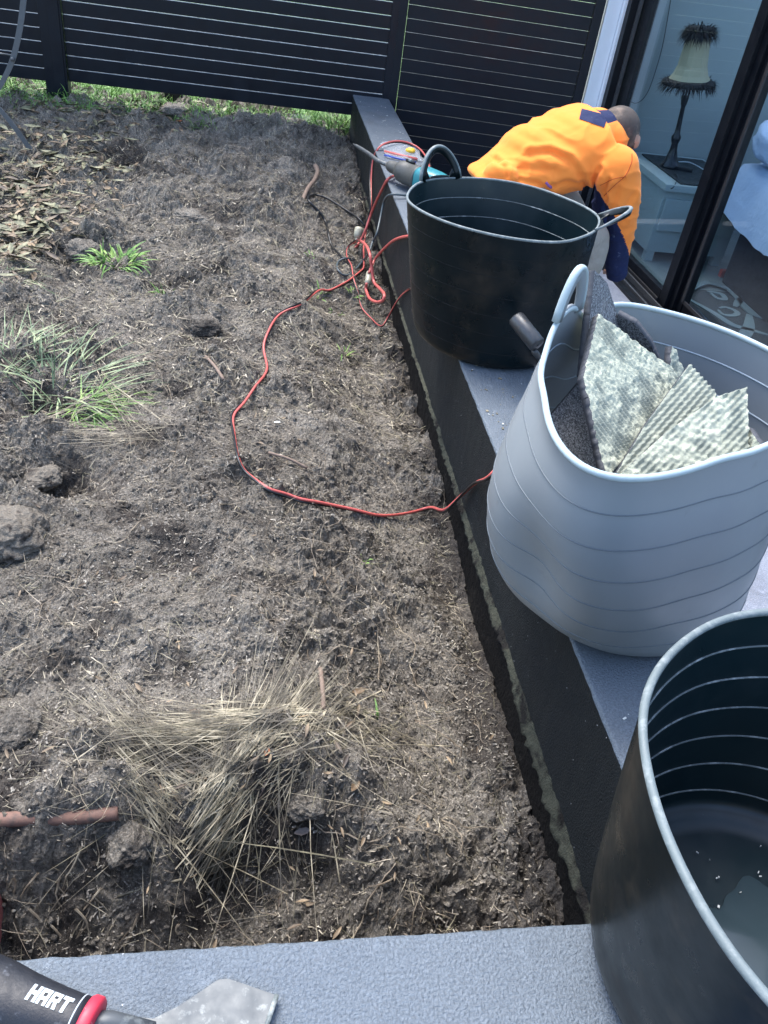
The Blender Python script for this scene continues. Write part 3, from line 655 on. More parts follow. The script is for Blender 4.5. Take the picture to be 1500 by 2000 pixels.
# ------------------------------------------------------------------ tubs
def polar_curve(c, pts, n=180, smooth=3.0):
    pts = np.array(pts); a = np.arctan2(pts[:, 1]-c[1], pts[:, 0]-c[0]); r = np.hypot(pts[:, 0]-c[0], pts[:, 1]-c[1]); o_ = np.argsort(a); a, r = a[o_], r[o_]
    th = np.linspace(-np.pi, np.pi, n, endpoint=False); rr = np.interp(th, np.concatenate([a-2*np.pi, a, a+2*np.pi]), np.tile(r, 3))
    k = np.exp(-.5*(np.arange(-15, 16)/smooth)**2); k /= k.sum()
    rr = np.convolve(np.concatenate([rr[-15:], rr, rr[:15]]), k, 'valid'); return th, rr
def make_tub(name, label, group, c, rb, h, rimpts, ctop, mats, nring=6, extra=None, rimz=None, thick=.0035, rimr=.0055, handles=(), outer=True):
    """c base centre, ctop centre that the rim polar curve is about"""
    mo, mi, me_, mro, mri = mats
    root = empty(name, (c[0], c[1], 0.001), label, 'tub', group)
    th, rr = polar_curve(ctop, rimpts); n = len(th)
    if rimz is None: rimz = np.full(n, h)
    else: rimz = rimz(th)
    ct, st = np.cos(th), np.sin(th)
    def P(t, off=0.):
        s = t**.9; r = rb+(rr-rb)*s + off
        if extra is not None: r = r + extra(th, t)
        cx = c[0]+(ctop[0]-c[0])*t; cy = c[1]+(ctop[1]-c[1])*t
        r = r - .02*np.exp(-t/.03)
        return np.stack([cx+r*ct, cy+r*st, .001+rimz*t + 0*r], 1)
    tg = [(k+1)/(nring+1.0) for k in range(nring)]
    ts = [(0, 0), (.004, 0.), (.012, 0), (.03, 0), (.06, 0), (.1, 0)]
    ts = sorted(set([0, .005, .015, .03, .06] + list(np.linspace(.1, 1, 22))))
    rows = [P(t) for t in ts]; V = np.concatenate(rows); m_ = len(rows); F = []
    for i in range(m_-1):
        for k in range(n): F.append((i*n+k, i*n+(k+1) % n, (i+1)*n+(k+1) % n, (i+1)*n+k))
    V = list(map(tuple, V)); F.append(tuple(range(n))[::-1])
    mobj('shell', V, F, mo, root, True)
    rows = [P(t, -thick) for t in ts if t >= .03]; rows = [rows[0]-np.array([0, 0, 0])] + rows
    flo = rows[0].copy(); flo[:, 2] = .012
    cc = np.array([c[0], c[1], .012]); inn = [cc+(flo-cc)*f for f in (.02, .5, .85, .96)]
    for k, z_ in enumerate((.010, .010, .011, .014)): inn[k][:, 2] = z_
    rows = inn+[flo+np.array([0, 0, .012])]+rows[2:]
    V = list(map(tuple, np.concatenate(rows))); F = []
    for i in range(len(rows)-1):
        for k in range(n): F.append((i*n+k, (i+1)*n+k, (i+1)*n+(k+1) % n, i*n+(k+1) % n))
    F.append(tuple(range(n)))
    mobj('lining', V, F, mi, root, True)
    for t in tg:
        if outer: tube('outer_rib', P(t, .0002), .0012 if mo is M['tubgrey'] else .0006, mro, root, 4, True)
        tube('inner_rib', P(t, -thick-.0002), .0016, mri, root, 4, True)
    tube('rim', P(1.0, -thick/2), rimr, me_, root, 8, True)
    for (th1, th2, hz, lean, wr) in handles:
        top = P(1.0, -thick/2); 
        def rimat(a):
            a = (a+np.pi) % (2*np.pi)-np.pi; f = (a+np.pi)/(2*np.pi)*n; i = int(f) % n; w = f-int(f); return top[i]*(1-w)+top[(i+1) % n]*w
        ms = np.linspace(0, 1, 27); pts = []
        for s in ms:
            a = th1+(th2-th1)*s; b = rimat(a); up = math.sin(math.pi*s)**.62
            ch_ = rimat(th2)-rimat(th1); rad = np.array([ch_[1], -ch_[0], 0]); rad /= np.linalg.norm(rad); pts.append(b+np.array([0, 0, hz*up])+rad*lean*up)
        pts = np.array(pts); tg_ = np.gradient(pts, axis=0); tg_ /= np.linalg.norm(tg_, axis=1)[:, None]; inp = np.cross(tg_, rad); inp /= np.linalg.norm(inp, axis=1)[:, None]+1e-9
        def band(nm, wi, th_, sh, mt):
            loft(nm, [[tuple(pts[i]+inp[i]*(wi*math.cos(q_)+sh)+rad*th_*math.sin(q_)) for q_ in np.linspace(0, 2*math.pi, 12, endpoint=False)] for i in range(len(pts))], mt, root)
        cm = pts.mean(0); sg_ = 1 if (inp[13]@(pts[13]-cm)) > 0 else -1
        band('handle', wr, wr*.42, 0, mo); band('handle_edge', wr*.36, wr*.50, sg_*wr*.72, me_)
        # solid shoulders under both ends of the handle
        V = []; F = []
        for k, s in enumerate(np.linspace(0, 1, 27)):
            a = th1+(th2-th1)*s; b = rimat(a); tpt = pts[k]; w = min(1, max(0, (abs(s-.5)-.26)/.18)); q = b+(tpt-b)*(w if w > 0 else 0.12)
            rad = np.array([math.cos(a), math.sin(a), 0])*.0022
            V += [b-rad, b+rad, q+rad, q-rad]
        for k in range(26):
            b = k*4
            for j in range(4): F.append((b+j, b+(j+1) % 4, b+4+(j+1) % 4, b+4+j))
        mobj('handle_web', V, F, mo, root, True)
    return root, P
green = (M['tubgreen'], M['tubgreen_in'], M['tubedge'], M['tubrib_out'], M['tubrib'])
# tub 1
h1 = .34
rim1 = [at(*q, z=h1)[:2] for q in [(800, 395), (803, 372), (830, 352), (900, 347), (1000, 356), (1100, 388), (1165, 422), (1168, 440), (1140, 465), (1095, 477), (1000, 468), (940, 455), (880, 437), (830, 415)]]
c1t = (.634, 2.055)
def ang(px, py, z, c): p = at(px, py, z=z); return math.atan2(p[1]-c[1], p[0]-c[0])
aH = ang(850, 347, h1, c1t); aH2 = ang(1168, 438, h1, c1t)
green1 = (M['tubgreen'], M['tubgreen_in'], M['tubedge'], M['tubrib_out'], M['tubrib'])
make_tub('rubber_tub', 'empty dark green rubber tub standing on the wall in front of the worker', 'dark green rubber tubs', (.652, 2.022), .207, h1, rim1, c1t, green1, handles=((aH-.27, aH+.27, .070, .02, .011), (aH2-.25, aH2+.25, .045, .065, .010)), nring=6, rimr=.0034,
         extra=lambda th, t: .006*np.sin(2*th+1)*t)
# tub 3
def puddle(c, r, z, label):
    a = np.linspace(0, 2*np.pi, 60, endpoint=False); rr = r*(1+.25*np.sin(a*2+1)+.12*np.sin(a*5)+.06*np.sin(a*9+2)); V = [(c[0], c[1], z+.0012)]
    for k, (f, h_) in enumerate(((.93, .0012), (1.0, .0))): V += [(c[0]+f*q*math.cos(t), c[1]+f*q*math.sin(t), z+h_) for q, t in zip(rr, a)]
    F = [(0, 1+i, 1+(i+1) % 60) for i in range(60)]+[(1+i, 61+i, 61+(i+1) % 60, 1+(i+1) % 60) for i in range(60)]
    o = mobj('puddle', V, F, M['water'], None, True); tag(o, label, 'puddle')
M['water'] = mat('puddle_water_skylit', (.03, .048, .056), .16, var=.2, vs=10, spec=.6)  # water colour lightened to imitate the sky reflected in it
puddle((.63, .39), .085, .0125, 'shallow puddle of rainwater in the bottom of the nearest dark green tub')
h3 = .35
rim3 = [at(*q, z=h3)[:2] for q in [(1500, 1196), (1440, 1200), (1380, 1222), (1320, 1265), (1280, 1310), (1255, 1370), (1250, 1420), (1262, 1500), (1290, 1610), (1330, 1700), (1400, 1830), (1500, 1960)]] 
c3t = (.626, .338)
rim3 += [(c3t[0]+.27*math.cos(a), c3t[1]+.27*math.sin(a)) for a in np.radians([-70, -45, -20, 0, 20, 35])]
make_tub('rubber_tub', 'wet empty dark green rubber tub at the wall corner nearest the camera', 'dark green rubber tubs', (.607, .369), .199, h3, rim3, c3t, green, nring=6, rimr=.0045, outer=False, handles=((-.2, .35, .08, .03, .007),))
# grey tub
hg = .40; cgt = (.66, 1.06)
rimg = [at(*q, z=hg)[:2] for q in [(1064, 680), (1065, 700), (1068, 780), (1085, 860), (1120, 915), (1160, 938), (1220, 943), (1300, 928), (1400, 895), (1470, 885), (1500, 868), (1500, 684), (1400, 640), (1300, 610), (1200, 590)]] + [(.82, .95), (.90, 1.02), (.915, 1.11)] + [tuple(at(a_, b_, z=c_)[:2]) for a_, b_, c_ in ((1083, 645, .43), (1100, 615, .45), (1120, 600, .455), (1145, 592, .45), (1172, 588, .43))]
def gext(th, t):
    def w(c, s): d = (th-c+np.pi) % (2*np.pi)-np.pi; return np.exp(-(d/s)**2)
    e = .050*np.sin(np.pi*min(1, t*1.05))*w(math.radians(-160), .8) + .02*np.sin(np.pi*t)*w(math.radians(-100), .9)
    e = e - .042*np.exp(-((t-.42)/.25)**2)*w(math.radians(-142), .20) + .015*np.exp(-((t-.35)/.3)**2)*w(math.radians(-112), .25)
    return e
aG = ang(1118, 600, .46, cgt)
def grz(th):
    d = (th-aG+np.pi) % (2*np.pi)-np.pi; return hg+.055*np.exp(-(d/.36)**2)
grey = (M['tubgrey'], M['tubgrey'], M['tubgrey_edge'], M['tubgrey_rib'], M['tubgrey_rib_in'])
make_tub('rubber_tub', 'squashed light grey rubber tub full of broken floor tiles', None, (.678, 1.062), .226, hg, rimg, cgt, grey, nring=6, extra=gext, handles=((aG-.17, aG+.17,   .058, .0, .013),), rimr=.0050, rimz=grz)

# ------------------------------------------------------------------ tile shards
def shard(label, poly, anchors, back=True, thick=.010, ribang=0., seed=1, goff=.12, flip=False, inset=0.):
    A = [at(x, y, z=z) for x, y, z in anchors]; n = np.cross(A[1]-A[0], A[2]-A[0]); n /= np.linalg.norm(n)
    if n@(CP-A[0]) < 0: n = -n
    d = n@A[0]; P = [at(x, y, n=n, d=d) for x, y in poly]
    u = P[1]-P[0]; u /= np.linalg.norm(u); v = np.cross(n, u); o0 = np.mean(P, 0)
    q = np.array([[(p-o0)@u, (p-o0)@v] for p in P]); lo, hi = q.min(0)-.002, q.max(0)+.002
    area = .5*sum(q[i][0]*q[(i+1) % len(q)][1]-q[(i+1) % len(q)][0]*q[i][1] for i in range(len(q)))
    bm = bmesh.new(); G = 110; gl = bm.verts.layers.float.new('glue')
    sx, sy = (hi-lo); nx_ = max(8, int(sx/.0022)); ny_ = max(8, int(sy/.0022))
    grid = [[bm.verts.new((lo[0]+sx*i/nx_, lo[1]+sy*j/ny_, 0)) for j in range(ny_+1)] for i in range(nx_+1)]
    for i in range(nx_):
        for j in range(ny_): bm.faces.new((grid[i][j], grid[i+1][j], grid[i+1][j+1], grid[i][j+1]))
    for i in range(len(q)):
        a, b = q[i], q[(i+1) % len(q)]; e = b-a; nn = np.array([e[1], -e[0]])*(1 if area > 0 else -1)
        nn /= np.linalg.norm(nn)
        bmesh.ops.bisect_plane(bm, geom=bm.verts[:]+bm.edges[:]+bm.faces[:], plane_co=(a[0], a[1], 0), plane_no=(nn[0], nn[1], 0), clear_outer=True, dist=1e-6)
    for f in bm.faces: f.material_index = 0 if back else 1; f.smooth = True
    be = [e for e in bm.edges if e.is_boundary]
    # rough the outline slightly
    for vv in {w for e in be for w in e.verts}:
        k = .0006; vv.co.x += k*n3(vv.co.x, vv.co.y, seed, 160); vv.co.y += k*n3(vv.co.y, vv.co.x, seed+5, 160)
    ex = bmesh.ops.extrude_edge_only(bm, edges=be); nv = [w for w in ex['geom'] if isinstance(w, bmesh.types.BMVert)]
    for w in nv: w.co.z = -thick+.0004*n3(w.co.x, w.co.y, 3, 80)
    for f in ex['geom']:
        if isinstance(f, bmesh.types.BMFace): f.material_index = 2
    bot = bmesh.ops.contextual_create(bm, geom=[e for e in ex['geom'] if isinstance(e, bmesh.types.BMEdge) and e.is_boundary])
    for f in bot['faces']: f.material_index = 1 if back else 0
    nvs = set(nv); ca, sa = math.cos(ribang), math.sin(ribang)
    for w in bm.verts:
        if w in nvs: continue
        x, y = w.co.x, w.co.y
        if back:
            g_ = mnoise.fractal(Vector((x*22+seed*3.1, y*22, seed)), .9, 2.1, 5)+goff
            g_ = min(1, max(0, .5+g_*1.6)); w[gl] = g_
            ribh = .0034*(1 if math.sin((x*ca+y*sa)*2*math.pi/.0088) > 0 else 0)*(1-.75*g_)
            w.co.z += ribh + g_*(.0028+.003*mnoise.fractal(Vector((x*90, y*90, seed)), .8, 2, 3))
        else: w.co.z += .0003*n3(x, y, seed, 40)
    Tm = Matrix(((u[0], v[0], n[0], o0[0]), (u[1], v[1], n[1], o0[1]), (u[2], v[2], n[2], o0[2]), (0, 0, 0, 1)))
    me = bpy.data.meshes.new('tile_shard'); bmesh.ops.recalc_face_normals(bm, faces=bm.faces); bm.to_mesh(me); bm.free()
    for k in ('glue', 'tile', 'tileedge'): me.materials.append(M[k])
    o = bpy.data.objects.new('tile_shard', me); link(o); o.matrix_world = Tm
    return tag(o, label, 'broken tile', 'broken tiles in the grey tub')
shard('largest broken tile in the grey tub, cream adhesive back up with patches of ribs', [(1166, 614), (1330, 735), (1312, 775), (1182, 938), (1137, 738)], [(1166, 614, .45), (1182, 938, .30), (1330, 735, .36)], True, .011, 1.1, 3)
shard('tall grey speckled tile piece rising highest beside the grey tub handle', [(1162, 528), (1186, 552), (1207, 618), (1212, 665), (1150, 745), (1140, 735)], [(1162, 528, .50), (1212, 665, .36), (1140, 735, .36)], False, .012, 0, 4)
shard('dark speckled tile piece lying face up at the near left inside the grey tub', [(1138, 738), (1060, 830), (1075, 880), (1100, 915), (1150, 945), (1200, 950)], [(1138, 738, .33), (1060, 830, .30), (1200, 950, .22)], False, .011, 0, 5)
shard('rounded grey speckled tile piece behind the largest broken tile', [(1206, 614), (1240, 632), (1268, 668), (1290, 715), (1285, 760), (1200, 700)], [(1206, 614, .41), (1290, 715, .33), (1200, 700, .31)], False, .011, 0, 6)
shard('tiny upright tile sliver between the largest and the ribbed broken tile', [(1308, 676), (1317, 684), (1331, 722), (1334, 760), (1304, 765)], [(1308, 676, .385), (1334, 760, .32), (1304, 765, .33)], True, .009, .6, 7)
shard('narrow pointed tile piece with clean bare ribs in the middle of the grey tub', [(1346, 712), (1368, 735), (1398, 768), (1380, 830), (1190, 945), (1265, 822)], [(1346, 712, .40), (1398, 768, .375), (1190, 945, .315)], True, .010, .15, 28, -.35)
shard('wide pale tile piece leaning at the near right of the grey tub', [(1457, 757), (1462, 900), (1290, 960), (1185, 950), (1300, 845), (1400, 775)], [(1457, 757, .41), (1462, 900, .345), (1185, 950, .325)], True, .010, .9, 9)
shard('little tile corner beside the wide pale tile at the near right rim', [(1464, 835), (1490, 872), (1490, 900), (1464, 900)], [(1464, 835, .37), (1490, 872, .37), (1464, 900, .34)], True, .009, .5, 10)

# ------------------------------------------------------------------ steel bar between the tubs
sb = empty('lump_hammer_handle', (0, 0, 0), 'short round dark steel bar leaning between the green tub and the grey tub', 'steel bar'); sb.name = 'steel_bar'
a = at(1016, 632, z=.17); b = at(1048, 672, z=.145); d_ = (b-a)/np.linalg.norm(b-a)
sb.location = tuple(b)
lathe('shaft', [(.0, 0), (.018, .0), (.0205, .004), (.0205, .085), (.018, .089), (.0, .089)], b-d_*.085, M['steeldark'], sb, 24, d_)
lathe('eye', [(.0, 0), (.003, 0), (.003, .001), (.0, .001)], b+d_*.0045, M['blackcord'], sb, 10, d_)
tube('spike', [b+np.array([0, 0, -.02]), at(1054, 700, z=.03), at(1062, 722, z=.005)], .008, M['steeldark'], sb, 10)

# ------------------------------------------------------------------ bolster chisel with printed handle
ch = empty('bolster_chisel', tuple(at(180, 1990, z=0)), 'wide steel bolster chisel with black rubber grip and red collar on the near slab', 'chisel')
ax0 = at(-60, 1926, z=.024); ax1 = at(178, 2008, z=.024); axd = (ax1-ax0)/np.linalg.norm(ax1-ax0); sd_ = np.cross(np.array([0, 0, 1.]), axd)
def hring(p, w, hgt, n=28): return [tuple(p+sd_*w*math.cos(t)+np.array([0, 0, 1.])*hgt*math.sin(t)) for t in np.linspace(0, 2*math.pi, n, endpoint=False)]
L = np.linalg.norm(ax1-ax0)
gr = [(-.04, .036, .024), (0, .036, .024), (.25, .0335, .0235), (.45, .0295, .0225), (.7, .0265, .0215), (.86, .0255, .021), (.93, .0255, .021)]
loft('grip', [hring(ax0+axd*L*s, w, h_) for s, w, h_ in gr], M['gripblack'], ch)
loft('collar', [hring(ax0+axd*L*s, w, h_) for s, w, h_ in ((.92, .020, .018), (.925, .0270, .0215), (.945, .0290, .0225), (1.0, .0290, .0225), (1.02, .0265, .020), (1.025, .016, .015))], M['gripred'], ch)
for s in (.875,): tube('groove_ring', hring(ax0+axd*L*s, .0256, .0211, 28)[:], .0008, M['print'], ch, 5, True)
bz = .010
bp = [(212, 1978), (300, 1992), (350, 1964), (426, 1912), (445, 1910), (541, 1943), (500, 2065), (345, 2075), (300, 2030), (205, 2010)]
top = [at(x, y, z=bz) for x, y in bp]; bot_ = [p-np.array([0, 0, .006]) for p in top]
bm = bmesh.new(); vt = [bm.verts.new(p) for p in top]; vb = [bm.verts.new(p) for p in bot_]
bm.faces.new(vt); bm.faces.new(vb[::-1])
for i in range(len(bp)): j = (i+1) % len(bp); bm.faces.new((vt[i], vb[i], vb[j], vt[j]))
bmesh.ops.bevel(bm, geom=[e for e in bm.edges], offset=.0012, segments=2, affect='EDGES')
bm_obj('blade', bm, M['steel'], ch)
tube('shank', [ax1-axd*.01, at(215, 1997, z=.02), at(300, 2015, z=.012)], [.012, .011, .009], M['steel'], ch, 14)
e0, e1 = at(541, 1943, z=.0105), at(500, 2065, z=.0105); 
tube('ground_edge', [e0, e1], .0028, M['tubrib'], ch, 6)
# lettering H A R T, mapped on the grip surface
LET = {'H': [[(0, 0), (.3, 0), (.3, 1), (0, 1)], [(.62, 0), (.92, 0), (.92, 1), (.62, 1)], [(.3, .38), (.62, .38), (.62, .64), (.3, .64)]],
       'A': [[(0, 0), (.28, 0), (.28, 1), (0, 1)], [(.60, 0), (.88, 0), (.88, 1), (.60, 1)], [(.28, .74), (.60, .74), (.60, 1), (.28, 1)], [(.28, .28), (.60, .28), (.60, .5), (.28, .5)]],
       'R': [[(0, 0), (.28, 0), (.28, 1), (0, 1)], [(.60, .42), (.88, .42), (.88, 1), (.60, 1)], [(.28, .76), (.60, .76), (.60, 1), (.28, 1)], [(.28, .36), (.60, .36), (.60, .58), (.28, .58)], [(.52, 0), (.86, 0), (.72, .40), (.44, .36)]],
       'T': [[(0, .74), (.92, .74), (.92, 1), (0, 1)], [(.31, 0), (.61, 0), (.61, .74), (.31, .74)]]}
tp = at(56, 1938, z=.045); s0 = (tp-ax0)@axd
txt_h, txt_w = .0150, .0112
V = []; F = []
for k, chh in enumerate('HART'):
    for qd in LET[chh]:
        nsub = 3
        for iu in range(nsub):
            for iv in range(nsub):
                b_ = len(V)
                for (du, dv) in ((iu, iv), (iu+1, iv), (iu+1, iv+1), (iu, iv+1)):
                    uu, vv = du/nsub, dv/nsub
                    p = (np.array(qd[0])*(1-uu)+np.array(qd[1])*uu)*(1-vv)+(np.array(qd[3])*(1-uu)+np.array(qd[2])*uu)*vv
                    s = s0+k*txt_w+p[0]*txt_w+.12*txt_w*p[1]; y = (p[1]-.5)*txt_h
                    fr = s/L; w = np.interp(fr, [g_[0] for g_ in gr], [g_[1] for g_ in gr])+.0007; hg_ = np.interp(fr, [g_[0] for g_ in gr], [g_[2] for g_ in gr])+.0007
                    tt = math.radians(78)+(-y/((w+hg_)/2))
                    V.append(ax0+axd*s+sd_*w*math.cos(tt)+np.array([0, 0, 1.])*hg_*math.sin(tt))
                F.append((b_, b_+1, b_+2, b_+3))
mobj('lettering', V, F, M['print'], ch)

# ------------------------------------------------------------------ demolition hammer on the wall
dh = empty('demolition_hammer', tuple(at(800, 360, z=.001)), 'teal and grey electric demolition hammer lying on the wall with its point over the soil', 'power tool')
z_h = .055
t0, t1 = at(757, 322, z=z_h), at(850, 362, z=z_h); td = (t1-t0)/np.linalg.norm(t1-t0)
lathe('nose', [(.0, 0), (.013, 0), (.020, .012), (.024, .03), (.024, .055), (.030, .065), (.030, .075), (.0, .075)], t0, M['toolgrey'], dh, 24, td)
lathe('gear_housing', [(.0, .07), (.034, .07), (.041, .085), (.043, .11), (.043, .175), (.048, .178), (.048, .19), (.0, .19)], t0, M['toolgrey'], dh, 28, td)
sdt = np.cross(td, [0, 0, 1.]); sdt /= np.linalg.norm(sdt)
def tr_(s, w, h_, off=0): 
    p = t0+td*s+np.array([0, 0, off]); return [tuple(p+sdt*w*(abs(math.cos(t))**.6*np.sign(math.cos(t)))+np.array([0, 0, 1.])*h_*(abs(math.sin(t))**.6*np.sign(math.sin(t)))) for t in np.linspace(0, 2*math.pi, 24, endpoint=False)]
loft('motor_housing', [tr_(.191, .044, .046), tr_(.20, .048, .050), tr_(.27, .047, .048, .002), tr_(.34, .036, .038, .006), tr_(.40, .026, .026, .008), tr_(.45, .022, .022, .006)], M['teal'], dh)
loft('rear_handle', [tr_(.452, .018, .020), tr_(.50, .018, .018, -.004), tr_(.54, .020, .03, -.012), tr_(.55, .012, .02, -.012)], M['toolgrey'], dh)
q = t0+td*.125+np.array([0, 0, .047]); tube('selector', [q-td*.022, q+td*.022], .006, M['blackcord'], dh, 8); tube('selector_knob', [q-td*.008+np.array([0, 0, .003]), q+td*.008+np.array([0, 0, .003])], .007, M['tubedge'], dh, 8)
P = [t0+td*.01, t0-td*.06, at(720, 300, z=.052), at(690, 281, z=.046)]
tube('point_bit', catmull(P, 5), np.interp(np.linspace(0, 1, 16), [0, .9, 1], [.0095, .008, .002]), M['steel'], dh, 8)

# plastic bag with pens and yellow cap beneath
bc = at(785, 296, z=.006)
bm = bmesh.new()
for i in range(17):
    for j in range(13):
        x = bc[0]-.085+.17*i/16; y = bc[1]-.13+.27*j/12
        bm.verts.new((x+.006*n3(x, y, 1, 30), y+.006*n3(x, y, 4, 30), .004+.014*abs(n3(x, y, 2, 22))+.006*(1-abs(i/8-1))))
bm.verts.ensure_lookup_table()
for i in range(16):
    for j in range(12): bm.faces.new([bm.verts[i*13+j], bm.verts[(i+1)*13+j], bm.verts[(i+1)*13+j+1], bm.verts[i*13+j+1]])
o = bm_obj('plastic_bag', bm, M['bag'], None, True); tag(o, 'crinkled clear plastic bag on the wall behind the demolition hammer', 'plastic bag')
def rod(name, a, b, r, mt, label, cat): 
    o = tube(name, [a, (np.array(a)+np.array(b))/2, b], r, mt, None, 8); return tag(o, label, cat)
rod('drill_bit_tube', at(751, 296, z=.008), at(815, 311, z=.010), .006, M['red'], 'slim red plastic tube lying in the clear bag', 'tube')
rod('marker', at(751, 303, z=.008), at(812, 318, z=.010), .0045, M['bluepen'], 'slim blue stick lying beside the red tube on the wall', 'marker')
yc = at(802, 294, z=.014); bm = bmesh.new(); bmesh.ops.create_uvsphere(bm, u_segments=14, v_segments=10, radius=1)
for v in bm.verts: v.co = (v.co.x*.022*(1+.2*n3(*v.co, 2)), v.co.y*.02*(1+.2*n3(*v.co, 2.5)), v.co.z*.012)
bmesh.ops.translate(bm, vec=Vector(yc), verts=bm.verts); o = bm_obj('yellow_wrapper', bm, M['yellow'], None, True); tag(o, 'small crumpled yellow wrapper at the edge of the clear bag', 'wrapper')

# ------------------------------------------------------------------ cords
def cord_pts(spec):
    out = []
    for s in spec:
        x, y, k = s[:3]
        if k == 's': p = soil_hit(x, y); p = p+np.array([0, 0, .009])
        elif k == 'w': p = at(x, y, z=(s[3] if len(s) > 3 else .006))
        else: p = at(x, y, X=k)
        out.append(p)
    return np.array(out)
def on_soil(P, r):
    P = P.copy(); m_ = P[:, 0] < .525; zs = soil_z(P[:, 0], P[:, 1])+r+.003; P[m_, 2] = np.maximum(P[m_, 2], zs[m_])
    k = np.array([.25, .5, .25])
    for _ in range(30): z = np.convolve(np.concatenate([P[:1, 2], P[:, 2], P[-1:, 2]]), k, 'valid'); P[m_, 2] = z[m_]
    z = P[:, 2].copy(); z[m_] = np.maximum(z, zs-.002)[m_]
    for _ in range(5): z = np.convolve(np.concatenate([z[:1], z, z[-1:]]), k, 'valid')
    P[m_, 2] = z[m_]+.0015
    for _ in range(14): P[1:-1] = P[:-2]*.25+P[1:-1]*.5+P[2:]*.25
    return P
def two_core(name, label, P, r, cat='cord', mats=None, tw=3.0, nsub=8):
    P = on_soil(catmull(P, nsub), r*1.6); T, Nn, B = frames(P); L_ = np.concatenate([[0], np.cumsum(np.linalg.norm(np.diff(P, axis=0), axis=1))]); a = 1.2 + 1.5*tw*np.sin(L_*6)
    mid = P[len(P)//2]; root = empty(name, tuple(mid), label, cat)
    off = (np.cos(a)[:, None]*Nn+np.sin(a)[:, None]*B)*r*.86
    m1, m2 = mats or (M['red'], M['blackcord'])
    tube('red_core', P+off, r*1.05, m1, root, 7); tube('black_core', P-off, r*.85, m2, root, 7); return root
main = [(1010, 893, 'w', .008), (985, 905, 'w', .007), (955, 921, 'w', .008), (925, 944, .535), (897, 972, .525), (868, 996, .50), (840, 1008, 's'), (800, 1014, 's'), (740, 1015, 's'), (690, 1003, 's'), (640, 994, 's'), (595, 988, 's'), (560, 978, 's'), (520, 965, 's'), (490, 945, 's'), (470, 920, 's'), (462, 890, 's'), (456, 850, 's'), (452, 820, 's'),
        (470, 798, 's'), (492, 775, 's'), (512, 750, 's'), (523, 730, 's'), (518, 705, 's'), (514, 685, 's'), (522, 655, 's'), (540, 625, 's'), (562, 608, 's'), (590, 592, 's'), (620, 581, 's'), (640, 576, 's'), (665, 563, 's'), (688, 552, 's'), (704, 540, 's'), (712, 520, .47), (708, 500, .48), (709, 480, .49), (714, 450, .505), (720, 424, .52), (725, 400, .525), (723, 355, .528), (727, 312, .535), (737, 291, 'w', .008), (751, 281, 'w', .022), (778, 276, 'w', .024), (806, 283, 'w', .012), (827, 299, 'w', .008), (841, 325, 'w', .006), (838, 352, 'w', .006)]
two_core('extension_cord', 'long red and black speaker-style cord snaking across the soil and up over the wall', cord_pts(main), .0037, tw=1.1)
loop = [(775, 342, 'w', .01), (758, 350, 'w', .008), (744, 374, .53), (727, 412, .52), (715, 447, .50), (704, 470, .48), (692, 485, .45), (688, 478, .45), (700, 470, .46), (714, 478, .46), (722, 496, .46), (726, 522, .47), (730, 550, .48), (740, 562, .49), (750, 574, .49), (748, 586, .485), (736, 590, .47), (722, 583, .46), (715, 566, .455), (716, 553, .455)]
P = catmull(cord_pts(loop), 7); o = tube('red_cable', P, .0058, M['red'], None, 8); tag(o, 'thick plain red cord from the demolition hammer looping down beside the wall', 'cord')
loop2 = [(720, 534, .47), (727, 518, .485), (734, 504, .50), (752, 484, .52), (772, 468, .532), (800, 461, 'w', .008), (830, 462, 'w', .008)]
P = catmull(cord_pts(loop2), 7); o = tube('red_cable', P, .0052, M['red'], None, 8); tag(o, 'short dull red cord rising from the clear plug to behind the dark green tub', 'cord')
thin = [(698, 462, .44), (690, 474, .43), (676, 490, 's'), (676, 508, 's'), (686, 522, 's'), (688, 548, 's'), (700, 584, 's'), (706, 606, 's'), (724, 626, 's'), (734, 640, 's'), (746, 644, 's'), (758, 624, .52), (772, 594, .53), (788, 572, .537), (801, 562, .538), (812, 556, 'w', .006)]
two_core('lead', 'thin red and black lead dipping below the wall and behind the dark green tub', cord_pts(thin), .0023, mats=(M['red'], M['blackcord']), tw=1.5)
ge = [(815, 381, 'w', .010), (799, 382, 'w', .010), (764, 380, 'w', .010), (751, 391, .53), (744, 420, .52), (736, 456, .50), (728, 472, .49), (720, 494, .47), (708, 514, 's'), (688, 536, 's'), (672, 542, 's'), (659, 530, 's'), (660, 516, 's'), (674, 509, 's'), (688, 513, 's')]
P = catmull(cord_pts(ge), 7); o = tube('tool_cable', P, .0045, M['greycord'], None, 8); tag(o, 'grey tool cable draped over the wall edge ending in a coil on the soil', 'cable')
bh = [(712, 446, 's'), (700, 432, 's'), (680, 418, 's'), (655, 402, 's'), (634, 390, 's'), (615, 386, 's'), (603, 389, 's'), (603, 398, 's'), (624, 420, 's'), (636, 440, 's'), (641, 462, 's'), (647, 484, 's'), (660, 500, 's'), (670, 509, 's'), (684, 511, 's')]
P = catmull(cord_pts(bh), 7); P[:, 2] += .003; o = tube('irrigation_hose', P, .0052, M['blackcord'], None, 8); tag(o, 'thin black hose lying bent on the soil left of the cords', 'hose')
def plug(label, a, b, prof, mtl=M['plug']):
    d = (b-a)/np.linalg.norm(b-a); L_ = np.linalg.norm(b-a); r = empty('plug', tuple((a+b)/2), label, 'plug')
    lathe('housing', [(w, s*L_) for w, s in prof], a, mtl, r, 18, d)
    lathe('cord_grip', [(.0, -.012), (.006, -.012), (.008, 0), (.0, .001)], a-d*.0005, M['plug'], r, 12, d)
